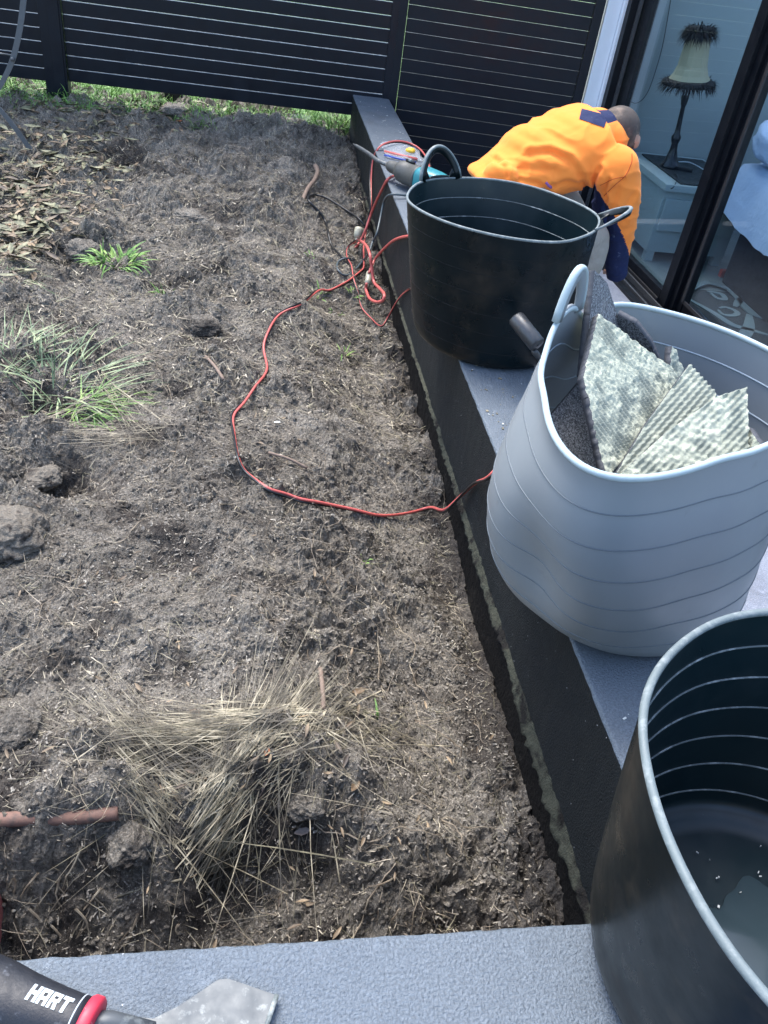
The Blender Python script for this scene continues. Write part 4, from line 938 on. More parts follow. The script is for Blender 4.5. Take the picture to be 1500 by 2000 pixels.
plug('pale rounded cord connector on the soil beside the wall, upper of the two', at(697, 466, X=.445), at(702, 444, X=.455), [(.0, 0), (.010, .0), (.017, .3), (.019, .7), (.017, .92), (.008, 1.), (0, 1.)])
plug('clear square plug joining the red cords low beside the wall', at(718, 556, X=.465), at(721, 533, X=.475), [(.0, 0), (.012, .0), (.013, .3), (.013, .7), (.012, 1.), (0, 1.)])

# ------------------------------------------------------------------ small things on the soil
P = catmull([soil_hit(588, 394)+[0, 0, -.01], soil_hit(600, 378)+[0, 0, .02], soil_hit(613, 366)+[0, 0, .035], soil_hit(619, 352)+[0, 0, .04], soil_hit(615, 338)+[0, 0, .035]], 6)
o = tube('root_stub', P, np.linspace(.009, .012, len(P)), M['bark'], None, 10); tag(o, 'bent brown root stub sticking out of the soil by the black hose', 'root')
a_, b_ = soil_hit(-60, 1612), soil_hit(232, 1590); ax_ = np.array([a_, a_*.66+b_*.34, a_*.33+b_*.67, b_]); ax_[:, 2] = np.array([a_[2], a_[2]*.5+b_[2]*.5, a_[2]*.5+b_[2]*.5, b_[2]])+.004
o = tube('clay_pipe', catmull(ax_, 8), .0115, M['clay'], None, 14); tag(o, 'reddish brown pipe length half buried in the near left bank', 'pipe')
a_ = at(-22, 1795, z=-.33); o = box('terracotta_pot', (-.05, -.03, -.05), (.014, .03, .045), M['terracotta'], None, .012); o.location = tuple(a_); tag(o, 'edge of a dark red pot at the lower left margin of the soil', 'pot')
# bent metal strap at top left
Ysp = 3.75
P = catmull([at(49, -60, Y=Ysp), at(46, 0, Y=Ysp), at(38, 60, Y=Ysp), at(24, 118, Y=Ysp), at(2, 165, Y=Ysp), at(-12, 185, Y=Ysp), at(-14, 200, Y=Ysp), at(0, 214, Y=Ysp), at(28, 248, Y=Ysp), at(58, 290, Y=Ysp)], 6)
st_ = empty('metal_hoop', tuple(P[-1]), 'bent grey metal garden hoop standing in the leaf litter at the top left', 'garden hoop')
V = []; F = []
for p in P: 
    for dx, dy in ((-.011, -.003), (.011, -.003), (.011, .003), (-.011, .003)): V.append(p+np.array([dx, dy, 0]))
for i in range(len(P)-1):
    for j in range(4): F.append((i*4+j, i*4+(j+1) % 4, i*4+4+(j+1) % 4, i*4+4+j))
mobj('strap', V, F, M['strap'], st_)
tube('bolt', [at(24, 116, Y=Ysp-.004), at(24, 116, Y=Ysp-.016)], .008, M['steel'], st_, 8)
tube('wire', [at(24, 108, Y=Ysp), at(-40, 98, Y=Ysp+.02)], .003, M['steel'], st_, 6)

# clods (things) : lumps of dry earth
def clod(px, py, size, label, seed, flat=.6, sink=.3):
    c = soil_hit(px, py); bm = bmesh.new(); bmesh.ops.create_icosphere(bm, subdivisions=5, radius=1)
    for v in bm.verts:
        p = v.co.copy(); k = 1+.28*mnoise.noise(p*1.3+Vector((seed, 0, 0)))+.13*mnoise.noise(p*3.7+Vector((0, seed, 0)))+.09*mnoise.noise(p*7+Vector((0, 0, seed)))+.05*mnoise.noise(p*17)+.03*mnoise.noise(p*40)
        v.co = Vector((p.x*size*k, p.y*size*.85*k, p.z*size*flat*k))
    bmesh.ops.rotate(bm, cent=(0, 0, 0), matrix=Matrix.Rotation(seed, 3, 'Z'), verts=bm.verts)
    bmesh.ops.translate(bm, vec=(0, 0, size*flat*(1-sink)*.5), verts=bm.verts)
    o = bm_obj('soil_clod', bm, M['clod'] if seed in (1.3, 4.1) else M['soil'], None, True); o.location = tuple(c); return tag(o, label, 'soil clod', 'clods of dug earth')
clod(25, 1050, .075, 'big pale crumbly clod at the left margin below the dark hole', 1.3, .6, .62)
clod(85, 935, .048, 'pale broken clod just above the big left margin clod', 4.1, .5, .75)
clod(345, 228, .10, 'rounded earth lump at the mound top right under the fence gap', 2.2, .5, .2)
clod(240, 505, .055, 'smooth earth lump just left of the bright green grass tuft', 6.2, .6, .3) if False else clod(170, 500, .075, 'smooth earth lump just left of the bright green grass tuft', 6.2, .55, .3)
clod(375, 425, .085, 'cracked flat earth lump in the middle of the back slope', 3.3, .3, .5)
clod(400, 640, .06, 'root-bound earth lump right of the blue-green grass clump', 5.1, .5, .4)
clod(255, 1650, .040, 'wet dark clod on the near bank left of the straw hanging tip', 7.7, .6, .4)
clod(820, 1140, .016, 'small dark clod in the trench near the wall', 8.8, .7, .2)
clod(600, 1575, .035, 'dark crumbly clod on the near bank right of the straw', 9.4, .6, .4)
clod(30, 1430, .05, 'grey clod at the left margin above the clay pipe', 10.4, .5, .4)

# ------------------------------------------------------------------ scatter builders (numpy)
def blades(name, base, dirv, length, width, bend, mtl, parent=None, seg=3, hug=False, lift=.004, kind='stuff', wind=None):
    """each blade: base (n,3), dir unit (n,3), length, width; bend = sag"""
    n = len(base); side = np.cross(dirv, np.array([0, 0, 1.])); side += rng.normal(0, .25, side.shape); side /= np.linalg.norm(side, axis=1)[:, None]+1e-9
    V = []; ss = np.linspace(0, 1, seg+1)
    for s in ss:
        p = base+dirv*(length*s)[:, None]; p[:, 2] -= bend*length*s*s
        if wind is not None: p[:, :2] += wind*(length*s*s)[:, None]
        if hug:
            zz_ = soil_z(p[:, 0], p[:, 1])+lift*rng.uniform(.3, 1.6, n); p[:, 2] = np.maximum(zz_, np.where(s > 0, p[:, 2], zz_)) if hug == 2 else zz_
        w = width*(1-s**2*.85)/2
        V += [p-side*w[:, None], p+side*w[:, None]]
        
    V = np.stack(V, 1)  # n, 2*(seg+1), 3
    # give thickness: middle ridge
    k = 2*(seg+1); F = []
    b = (np.arange(n)*k)[:, None]
    for i in range(seg): F.append(b+np.array([[2*i, 2*i+1, 2*i+3, 2*i+2]]))
    F = np.concatenate(F, 0); o = npmesh(name, V.reshape(-1, 3), F, mtl, parent); 
    if kind: tag(o, kind=kind)
    return o
def in_view_soil(n, x0=-1.5, x1=.535, y0=.45, y1=5.1, near=1.6):
    u = rng.random(n)**near; y = y0+(y1-y0)*u; xl = np.maximum(x0, -.58-.24*(y-.4)); x = xl+(x1-xl)*rng.random(n); return x, y
def stalk(name, n, lmin, lmax, w, mtl, label=None, near=1.6, curl=0, region=None):
    x, y = in_view_soil(n, near=near) if region is None else region(n)
    if region is None:
        keep = fbm(x*3.3, y*3.3, 505+int(w*1e5), 3)+.35*rng.random(n) > .12; x = x[keep]; y = y[keep]; n = len(x)
    a = rng.uniform(0, 2*np.pi, n); L_ = lmin+(lmax-lmin)*rng.random(n)**2.2
    base = np.stack([x, y, soil_z(x, y)+.003], 1); d = np.stack([np.cos(a), np.sin(a), 0*a], 1)
    # fit the end point to the surface too
    e = base+d*L_[:, None]; ez = soil_z(e[:, 0], np.clip(e[:, 1], .44, 9))+.004; dz = ez-base[:, 2]; base[:, 2] += .001; d2 = np.stack([d[:, 0], d[:, 1], np.clip(dz/L_, -.8, .8)], 1); d2[:, 2] += rng.normal(.02, .08, n)
    o = blades(name, base, d2, L_, w*(.6+.8*rng.random(n)), 0*L_-.12*rng.random(n), mtl, seg=3, wind=np.stack([rng.normal(0, .12+curl, n), rng.normal(0, .12+curl, n)], 1))
    tag(o, label, 'plant debris'); return o
stalk('straw_bits', 9000, .005, .045, .0014, M['straw'], 'short straw bits scattered over the dug soil', 1.3)
stalk('straw_bits', 8000, .002, .013, .0020, M['chip'], 'pale chips and splinters scattered over the dug soil', 1.3)
stalk('dark_fibres', 7000, .008, .06, .0013, M['straw_dark'], 'dark dead fibres scattered over the dug soil', 1.3)
stalk('root_hairs', 8000, .01, .07, .0009, M['root'], 'fine pale root hairs on the dug soil', 1.3, .3)
# soil crumbs
def crumbs(name, n, smin, smax, mtl, label, near=1.5, pw=3):
    ico_v = np.array([(1, 0, 0), (-1, 0, 0), (0, 1, 0), (0, -1, 0), (0, 0, 1), (0, 0, -1), (.6, .6, .6), (-.6, .6, -.5), (.5, -.6, .6), (-.6, -.5, .5)], float)[:6]
    fc = np.array([(0, 2, 4), (2, 1, 4), (1, 3, 4), (3, 0, 4), (2, 0, 5), (1, 2, 5), (3, 1, 5), (0, 3, 5)])
    x, y = in_view_soil(n, near=near); s = smin+(smax-smin)*rng.random(n)**pw
    V = ico_v[None]*(s[:, None, None])*rng.uniform(.35, 1.5, (n, 6, 3)); a = rng.uniform(0, 6.28, n); c, sn = np.cos(a), np.sin(a)
    Vx = V[:, :, 0]*c[:, None]-V[:, :, 1]*sn[:, None]; Vy = V[:, :, 0]*sn[:, None]+V[:, :, 1]*c[:, None]
    V = np.stack([Vx+x[:, None], Vy+y[:, None], V[:, :, 2]*.7+(soil_z(x, y)+s*.15)[:, None]], -1)
    F = (np.arange(n)*6)[:, None, None]+fc[None]; o = npmesh(name, V.reshape(-1, 3), F.reshape(-1, 3), mtl); tag(o, label, 'soil crumbs', kind='stuff'); return o
crumbs('soil_crumbs', 34000, .0010, .0085, M['soil'], 'loose soil crumbs over the dug ground', 1.3, 5)
crumbs('soil_crumbs', 9000, .001, .0035, M['chip'], 'tiny pale grit grains over the dug ground', 1.2, 2)
# roots : curved thin tubes
def wiggle(p, a, L_, r, n=9, hug=True, vert=False):
    P = [np.array(p)]; d = a
    for i in range(n):
        d += random.gauss(0, .35); st = L_/n
        if vert: q = P[-1]+np.array([math.cos(d)*st*.5, -st*.25, -st*.6])
        else: q = P[-1]+np.array([math.cos(d)*st, math.sin(d)*st, 0]); q[2] = float(soil_z(q[0], max(q[1], .44)))+r+.003+random.uniform(0, .006)
        P.append(q)
    return np.array(P)
V = []; F = []
def add_t(P, r, seg=4):
    v, f = tube_arr(P, r, seg, cap=False); b = len(V); V.extend(v); F.extend([tuple(i+b for i in q) for q in f])
ROOTPX = [(60, 290), (100, 720), (470, 420), (700, 870), (760, 760), (830, 950), (690, 1170), (530, 900), (330, 750), (240, 900), (280, 700), (740, 1330), (800, 1300), (620, 1150), (150, 1130), (560, 430), (600, 360), (520, 300), (400, 700), (620, 700), (720, 740), (800, 1560), (860, 1600), (900, 1480), (780, 1700), (700, 1640), (250, 1050), (560, 900), (650, 930)]
for (px, py) in ROOTPX:
    c = soil_hit(px, py)
    for _ in range(2): P = wiggle(c, random.uniform(0, 6.28), random.uniform(.06, .2), .001); add_t(P, np.linspace(.0014, .0004, len(P)))
for _ in range(420):
    x, y = in_view_soil(1, near=1.3); P = wiggle((x[0], y[0], float(soil_z(x[0], y[0]))+.003), random.uniform(0, 6.28), random.uniform(.03, .12), .001, 7); add_t(P, np.linspace(.0011, .0004, len(P)), 3)
o = mobj('pale_roots', V, F, M['root']); tag(o, 'thin pale roots wandering over the dug soil', 'roots', kind='stuff')
V = []; F = []
for (px, py, L_) in ((78, 1690, .10), (160, 1640, .12), (150, 1760, .13), (120, 1700, .10), (60, 1760, .09), (270, 1770, .10), (470, 1770, .07), (520, 1755, .09), (200, 1720, .1), (30, 1700, .09), (100, 1790, .06), (780, 1760, .08), (350, 1790, .05)):
    c = soil_hit(px, py)+np.array([0, -.012, .0]); P = wiggle(c, random.uniform(0, 6.28), L_, .001, 9, vert=True); add_t(P, np.linspace(.0021, .0006, len(P)), 5)
    for _ in range(2): k = random.randint(2, 6); P2 = wiggle(P[k], random.uniform(0, 6.28), L_*.5, .001, 5, vert=True); add_t(P2, np.linspace(.0012, .0004, len(P2)), 4)
o = mobj('bank_roots', V, F, M['root']); tag(o, 'pale roots hanging from the cut bank beside the near slab', 'roots', kind='stuff')

# straw clump
def fan(name, label, specs, mtl, cat, seg=4):
    B = []; D = []; Ls = []; Bd = []
    for (bpx, tpx, n, sb_, st__, z0, z1, lv) in specs:
        b = soil_hit(*bpx); t = soil_hit(*tpx); 
        for _ in range(n):
            bb = b+np.array([random.gauss(0, sb_), random.gauss(0, sb_), 0]); tt = t+np.array([random.gauss(0, st__), random.gauss(0, st__), 0])
            s = random.uniform(*lv); o_ = random.uniform(0, 1-s) if s < 1 else 0
            p0 = bb+(tt-bb)*o_; p1 = bb+(tt-bb)*(o_+s)
            p0[2] = float(soil_z(p0[0], max(p0[1], .44)))+z0+random.uniform(0, .012); p1[2] = float(soil_z(p1[0], max(p1[1], .44)))+z1*random.random()+.004
            d = p1-p0; L_ = np.linalg.norm(d); _j = np.array([random.gauss(0, .085), random.gauss(0, .085), 0])*L_; p1 = p1+_j; d = p1-p0; L_ = np.linalg.norm(d); B.append(p0); D.append(d/L_); Ls.append(L_); Bd.append(random.uniform(-.12, .04))
    n = len(B); o = blades(name, np.array(B), np.array(D), np.array(Ls), .0011+.0014*rng.random(n), np.array(Bd), mtl, seg=seg, kind=None, wind=rng.normal(0, .11, (n, 2)))
    return tag(o, label, cat)
SP = [((395, 1668), (600, 1345), 230, .012, .035, .006, .035, (.4, 1)), ((400, 1640), (470, 1450), 150, .02, .03, .01, .03, (.5, 1)), ((430, 1600), (165, 1405), 95, .03, .03, .008, .03, (.4, .95)),
      ((600, 1400), (190, 1440), 85, .03, .03, .008, .04, (.3, .8)), ((560, 1380), (300, 1530), 45, .04, .04, .008, .03, (.3, .8)), ((350, 1640), (240, 1500), 45, .02, .03, .004, .02, (.5, 1)),
      ((380, 1700), (470, 1560), 90, .015, .02, .004, .02, (.4, 1)), ((640, 1380), (540, 1600), 60, .04, .04, .004, .02, (.3, .8)), ((720, 1400), (560, 1480), 40, .05, .05, .004, .02, (.3, .8)), ((780, 1450), (640, 1350), 22, .05, .05, .004, .02, (.4, .9)), ((480, 1480), (430, 1560), 70, .08, .09, .004, .03, (.5, 1.2)), ((300, 1480), (360, 1560), 45, .07, .09, .004, .03, (.5, 1.2)), ((620, 1420), (600, 1500), 45, .07, .09, .004, .03, (.4, 1.1))]
fan('straw_clump', 'large flattened clump of dry straw spilling over the near bank', SP, M['straw'], 'straw')
fan('straw_clump', 'darker straw strands under the large dry straw clump', [(a, b, n//2, s1*1.2, s2*1.2, .001, .012, lv) for a, b, n, s1, s2, z0, z1, lv in SP], M['straw_dark'], 'straw')
# grass tufts
def tuft(name, label, px, py, n, L_, spread, wid, mtl, lean=(0, 0), up=.6, group=None, cat='grass tuft', rad=.03):
    c = soil_hit(px, py); a = rng.uniform(0, 2*np.pi, n); r = rad*np.sqrt(rng.random(n)); base = np.stack([c[0]+r*np.cos(a), c[1]+r*np.sin(a), 0*a], 1); base[:, 2] = soil_z(base[:, 0], base[:, 1])-.002
    d = np.stack([np.cos(a)*spread+lean[0]+rng.normal(0, .25, n), np.sin(a)*spread+lean[1]+rng.normal(0, .25, n), up*(.5+rng.random(n))], 1); d /= np.linalg.norm(d, axis=1)[:, None]
    Ls = L_*(.45+.75*rng.random(n)); o = blades(name, base, d, Ls, wid*(.7+.6*rng.random(n)), (.25+.4*rng.random(n)) if L_ < .12 else .05+.25*rng.random(n), mtl, seg=4, kind=None)
    return tag(o, label, cat, group)
g_ = 'green tufts growing in the dug soil'
tuft('grass_tuft', 'bright green leafy grass tuft on the slope beside the smooth lump', 228, 520, 130, .10, .7, .008, M['grassgreen'], rad=.075, group=g_)
tuft('grass_tuft', 'few green blades in the hollow right of the bright tuft', 322, 572, 16, .06, .4, .005, M['grassgreen'], rad=.03, group=g_)
tuft('grass_tuft', 'small green sprig left of the lower cord bend by the wall', 672, 690, 16, .055, .5, .005, M['grassgreen'], rad=.018, group=g_)
tuft('grass_tuft', 'tiny green sprig where the red cord crosses the soil', 618, 575, 22, .05, .6, .005, M['grassgreen'], rad=.03, group=g_)
tuft('grass_tuft', 'green sprig under the crossing of the red cords', 688, 578, 14, .05, .4, .005, M['grassgreen'], rad=.02, group=g_)
tuft('grass_tuft', 'faint green sprig between the cord crossing and the wall side sprig', 657, 612, 10, .04, .5, .004, M['grassgreen'], rad=.02, group=g_)
tuft('grass_tuft', 'faint green blades above the cord on the back slope', 610, 500, 8, .04, .5, .004, M['grassgreen'], rad=.02, group=g_)
tuft('grass_tuft', 'single vivid green sprig right of the dry straw clump', 738, 1405, 4, .045, .35, .006, M['grassgreen'], rad=.002, group=g_)
tuft('grass_tuft', 'two thin green blades in the middle of the trench slope', 712, 1100, 7, .05, .4, .004, M['grassgreen'], rad=.004, group=g_)
tuft('grass_tuft', 'long blue-green grass clump lying over the left side of the soil', 130, 750, 120, .19, .6, .0042, M['grassblue'], lean=(.3, .15), up=.25, rad=.10, group=g_)
tuft('grass_tuft', 'flattened green and straw grass clump below the blue-green clump', 190, 800, 140, .13, .4, .0038, M['grassgreen'], lean=(.5, -.1), up=.12, rad=.07, group=g_)
tuft('grass_tuft', 'blue-green grass at the left margin beside the blue-green clump', 25, 680, 70, .13, .5, .004, M['grassblue'], lean=(.2, .2), up=.35, rad=.09, group=g_)
tuft('grass_tuft', 'thin grass blades at the left margin below the leaf litter', 20, 540, 45, .11, .5, .004, M['grassblue'], lean=(.4, 0), up=.3, rad=.08, group=g_)
fan('straw_clump', 'loose pale straw strands below the flattened green grass', [((120, 860), (330, 840), 26, .03, .03, .006, .03, (.5, 1)), ((190, 730), (320, 900), 16, .03, .03, .006, .03, (.5, 1)), ((90, 830), (250, 760), 18, .03, .05, .006, .03, (.5, 1))], M['straw'], 'straw')
tuft('grass_tuft', 'green grass growing at the far end of the wall under the fence', 655, 250, 160, .13, .6, .004, M['lawn'], up=.7, rad=.13, group=g_)
# lawn strip beyond and under the fence
n = 15000; x = rng.uniform(-2.0, .75, n); y = 5.02+rng.random(n)**1.2*1.6; z = np.where(y < 5.3, soil_z(x, np.minimum(y, 5.3)), -.235); z = np.minimum(z, -.19)
base = np.stack([x, y, z-.004], 1); d = np.stack([rng.normal(0, .5, n), rng.normal(-.1, .5, n), .6+.5*rng.random(n)], 1); d /= np.linalg.norm(d, axis=1)[:, None]
o = blades('lawn_grass', base, d, .05+.09*rng.random(n), .0035+.003*rng.random(n), .3+.4*rng.random(n), M['lawn'], seg=3); tag(o, 'green lawn grass showing in the gap under the fence', 'grass')
n = 1500; x = rng.uniform(-2.0, -.2, n); y = 4.85+rng.random(n)*.25; base = np.stack([x, y, soil_z(x, y)-.003], 1); d = np.stack([rng.normal(0, .5, n), rng.normal(-.1, .5, n), .5+.5*rng.random(n)], 1); d /= np.linalg.norm(d, axis=1)[:, None]
o = blades('lawn_grass', base, d, .04+.06*rng.random(n), .004+.002*rng.random(n), .3+.4*rng.random(n), M['grassgreen'], seg=3); tag(o, 'sparse grass creeping into the leaf litter along the fence', 'grass')
# leaf litter, top left
def leaves(name, label, n, mtl, smin, smax, spots, jitter):
    x = []; y = []
    for _ in range(n):
        px, py, sx, sy = random.choice(spots); p = at(px+random.gauss(0, sx), max(190, py+random.gauss(0, sy)), z=-.23); x.append(p[0]); y.append(min(p[1], 5.1))
    x = np.array(x); y = np.array(y); a = rng.uniform(0, 6.28, n); s = smin+(smax-smin)*rng.random(n)**1.5
    prof = [(-1, .02), (-.55, .17), (0, .25), (.5, .18), (1, .02)]; V = []; tx = rng.normal(0, .3, n); ty = rng.normal(0, .3, n); cr = rng.uniform(-.3, .5, n); zb = soil_z(x, y)+.004+.018*rng.random(n)
    for u, w in prof:
        for sg in (-1, 0, 1):
            lx_, ly_ = u*s, sg*w*s; lz = s*(cr*u*u*.5+abs(sg)*w*.55+tx*u*.5+ty*sg*w); V.append(np.stack([x+lx_*np.cos(a)-ly_*np.sin(a), y+lx_*np.sin(a)+ly_*np.cos(a), zb+lz], 1))
    V = np.stack(V, 1); b = (np.arange(n)*15)[:, None]; F = []
    for i in range(4):
        for j in range(2): F.append(b+np.array([[i*3+j, i*3+j+1, i*3+4+j, i*3+3+j]]))
    o = npmesh(name, V.reshape(-1, 3), np.concatenate(F, 0), mtl, smooth=True); tag(o, label, 'leaf litter', kind='stuff'); return o
spots = [(60, 260, 70, 45), (100, 330, 80, 40), (60, 390, 60, 30), (20, 300, 60, 60), (200, 240, 60, 22), (300, 230, 60, 16), (60, 440, 45, 30), (20, 480, 30, 30), (160, 330, 60, 40)]
leaves('leaf_litter', 'fallen olive green leaves heaped at the top left of the soil', 700, M['litter'], .010, .050, spots, 1)
leaves('leaf_litter', 'fallen brown leaves heaped at the top left of the soil', 1100, M['litter2'], .008, .036, spots, 1)
leaves('leaf_litter', 'few stray brown leaf scraps across the soil', 160, M['litter2'], .006, .016, [(500, 700, 220, 300), (500, 1450, 220, 180)], 1)
def reg(n):
    x = []; y = []
    for _ in range(n):
        px, py, sx, sy = random.choice(spots); p = at(px+random.gauss(0, sx*1.2), max(195, py+random.gauss(0, sy*1.2)), z=-.23); x.append(p[0]); y.append(min(5.1, p[1]))
    return np.array(x), np.array(y)
stalk('litter_twigs', 1500, .02, .12, .0032, M['straw'], 'dry stems mixed through the leaf heap', region=reg)
def leaf(px, py, s, mtl, label, rot=0, curl=.5):
    c = soil_hit(px, py)+np.array([0, 0, .006]); bm = bmesh.new(); n_ = 9; rows = []
    for i in range(n_):
        u = i/(n_-1)*2-1; w = (1-abs(u)**2.2)*(.45+.07*math.sin(i*2.4)); rows.append([bm.verts.new((u*s, sg*w*s, s*(curl*u*u*.5+abs(sg)*w*.5)+.001*random.random())) for sg in (-1, -.5, 0, .5, 1)])
    for i in range(n_-1):
        for j in range(4): bm.faces.new((rows[i][j], rows[i+1][j], rows[i+1][j+1], rows[i][j+1]))
    bmesh.ops.rotate(bm, cent=(0, 0, 0), matrix=Matrix.Rotation(rot, 3, 'Z'), verts=bm.verts)
    o = bm_obj('fallen_leaf', bm, mtl, None, True); o.location = tuple(c); return tag(o, label, 'leaf', 'single dead leaves on the soil')
M['leafbrown'] = mat('dead_leaf_brown', (.13, .085, .045), .6, var=.4, vs=60); M['leaforange'] = mat('dead_leaf_orange', (.40, .13, .05), .6, var=.4, vs=60); M['leafgrey'] = mat('dead_leaf_grey', (.19, .16, .14), .7, var=.3, vs=60); M['leafwhite'] = mat('pale_scrap', (.6, .62, .58), .5, var=.1)
leaf(700, 1355, .016, M['leafbrown'], 'olive brown curled leaf right of the dry straw clump', .3); leaf(521, 1474, .009, M['leaforange'], 'small orange leaf scrap lying in the straw', 1.2)
leaf(350, 240, .02, M['leaforange'], 'rusty orange leaf on the mound under the fence', .5); leaf(693, 1540, .014, M['leafbrown'], 'dark brown curled leaf below the vivid green blades', 1.0)
leaf(590, 1630, .015, M['leafgrey'], 'grey dead leaf on the bank right of the straw tip', .2); leaf(541, 829, .010, M['leafwhite'], 'small white plastic scrap on the soil in the cord bend', .1, .1)
leaf(50, 375, .03, M['leaforange'], 'broad tan leaf in the top left leaf heap', 2.0)
# sticks
for (a, b, r, lab) in (((524, 888), (600, 918), .004, 'straight brown stick lying in the lap of the red cord bend'), ((402, 700), (437, 745), .005, 'dark curved twig between the grass clump and the red cord'), ((625, 1310), (632, 1390), .005, 'dark upright twig at the top of the straw clump'), ((560, 1450), (505, 1560), .003, 'grey twig crossing the right side of the straw clump'), ((230, 1755), (355, 1722), .0022, 'pale flat stem lying across the near bank')):
    p, q = soil_hit(*a)+[0, 0, .006], soil_hit(*b)+[0, 0, .006]; md = (p+q)/2+[0, 0, .006]
    o = tube('twig', catmull([p, md, q], 5), r, M['bark'] if 'pale' not in lab else M['straw'], None, 6); tag(o, lab, 'twig')
# mulch-like chips that cover the dug ground
def mulch():
    m_, t, p = mat_new('mulch'); c = coords(t)
    base = ramp(t, noise_n(t, c, 170, 2, .8), [(.32, (.045, .039, .033)), (.45, (.13, .115, .096)), (.58, (.22, .20, .168)), (.70, (.43, .40, .33))])
    t.links.new(base, p.inputs['Base Color']); p.inputs['Roughness'].default_value = .85; p.inputs['Specular IOR Level'].default_value = .3; return m_
M['mulch'] = mulch()
def chips(name, label, n, lmin, lmax, wr_, near, pw=2.2):
    x, y = in_view_soil(n, near=near); kk = fbm(x*4, y*4, 888, 3)+.55*rng.random(n) > .12; x = x[kk]; y = y[kk]; n = len(x)
    a = rng.uniform(0, 6.28, n); L_ = lmin+(lmax-lmin)*rng.random(n)**pw; W_ = L_*rng.uniform(wr_[0], wr_[1], n); tx = rng.normal(0, .38, n); ty = rng.normal(0, .45, n); zb = soil_z(x, y)+.0012+.0012*rng.random(n); V = []
    for u, v in ((-1, -.7), (.8, -1), (1, .6), (-.7, 1)):
        lx_, ly_ = u*L_/2, v*W_/2; V.append(np.stack([x+lx_*np.cos(a)-ly_*np.sin(a), y+lx_*np.sin(a)+ly_*np.cos(a), zb+lx_*tx+ly_*ty+abs(L_)*.1], 1))
    V = np.stack(V, 1); o = npmesh(name, V.reshape(-1, 3), np.arange(n*4).reshape(n, 4), M['mulch']); tag(o, label, 'mulch', kind='stuff'); return o
chips('mulch_chips', 'small dark and pale mulch chips covering the dug soil', 52000, .0020, .010, (.3, .7), 1.05)
chips('mulch_chips', 'slim mulch slivers covering the dug soil', 32000, .004, .018, (.10, .22), 1.05)
# coarser debris towards the fence
n = 5200
def far_reg(n):
    y = 2.0+3.0*rng.random(n)**.9; xl = np.maximum(-1.5, -.58-.24*(y-.4)); return xl+(.53-xl)*rng.random(n), y
stalk('straw_bits', 4500, .012, .07, .0028, M['straw'], 'coarser straw and stem bits over the back slope', region=far_reg)
stalk('dark_fibres', 3500, .015, .08, .0035, M['straw_dark'], 'dark dead stems over the back slope', region=far_reg)
stalk('wood_chips', 3500, .005, .022, .0040, M['chip'], 'pale chips over the back slope', region=far_reg)
# debris on wall top
def specks(name, label, n, region, mtl, s, z0=.0008):
    V = []; F = []
    for _ in range(n):
        x, y = region(); L_ = s*random.uniform(.4, 1.4); w = L_*random.uniform(.25, .8); a = random.uniform(0, 6.28); c, sn = math.cos(a), math.sin(a); b = len(V); hgt = random.uniform(.0006, .002)
        for z in (z0, hgt+z0):
            for (u, v) in ((-L_, -w), (L_, -w), (L_, w), (-L_, w)): V.append((x+u*c-v*sn, y+u*sn+v*c, z))
        F += [(b+4, b+5, b+6, b+7), (b, b+1, b+5, b+4), (b+1, b+2, b+6, b+5), (b+2, b+3, b+7, b+6), (b+3, b, b+4, b+7)]
    o = mobj(name, V, F, mtl); tag(o, label, 'debris', kind='stuff')
specks('tile_chips', 'white chips and dust specks scattered along the wall top', 150, lambda: (random.uniform(.56, .735), random.uniform(.5, 4.9)), M['leafwhite'], .0022)
specks('straw_specks', 'straw specks on the wall top and near slab', 60, lambda: (random.uniform(.56, .735), random.uniform(1.2, 2.0)), M['straw'], .003)

def _tubfloor():
    a = random.uniform(0, 6.28); r = .17*math.sqrt(random.random()); return .61+r*math.cos(a), .37+r*math.sin(a)
specks('tile_chips', 'pale grit scattered over the floor of the nearest tub', 70, _tubfloor, M['leafwhite'], .0013, .0150)
# ------------------------------------------------------------------ person
def remesh_join(name, parts, mtl, parent, voxel=.01, smooth_it=6, disp=None, matfn=None, mats=None, dispv=None):
    """parts: list of (V,F) closed shapes; union by voxel remesh, evaluated to a plain mesh"""
    V = []; F = []
    for v, f in parts: b = len(V); V += [tuple(map(float, p)) for p in v]; F += [tuple(i+b for i in q) for q in f]
    me = bpy.data.meshes.new('tmp'); me.from_pydata(V, [], F); o = bpy.data.objects.new('tmp', me); col.objects.link(o)
    rm = o.modifiers.new('r', 'REMESH'); rm.mode = 'VOXEL'; rm.voxel_size = voxel
    sm = o.modifiers.new('s', 'SMOOTH'); sm.factor = .5; sm.iterations = smooth_it
    dg = bpy.context.evaluated_depsgraph_get(); dg.update(); ev = o.evaluated_get(dg); m2 = bpy.data.meshes.new_from_object(ev)
    bpy.data.objects.remove(o); m2.name = name
    if disp:
        m2.update()
        cs = [v.co.copy() for v in m2.vertices]; ns = [v.normal.copy() for v in m2.vertices]
        extra_d = dispv(np.array(cs)) if dispv else np.zeros(len(cs))
        for v, c, n, e_ in zip(m2.vertices, cs, ns, extra_d): v.co = c+n*(disp(c)+float(e_))
    m2.materials.clear()
    for q in (mats or [mtl]): m2.materials.append(q)
    if matfn:
        for p in m2.polygons: p.material_index = matfn(p.center)
    m2.polygons.foreach_set('use_smooth', [True]*len(m2.polygons))
    r = bpy.data.objects.new(name, m2); link(r, parent)
    if parent is not None and parent.type == 'EMPTY': r.matrix_parent_inverse = Matrix.Translation(parent.location).inverted()
    return r
def limb(pts, rads, seg=16):
    P = catmull(pts, 6); k = np.linspace(0, 1, len(rads)); r = np.interp(np.linspace(0, 1, len(P)), k, rads); return tube_arr(P, r, seg)
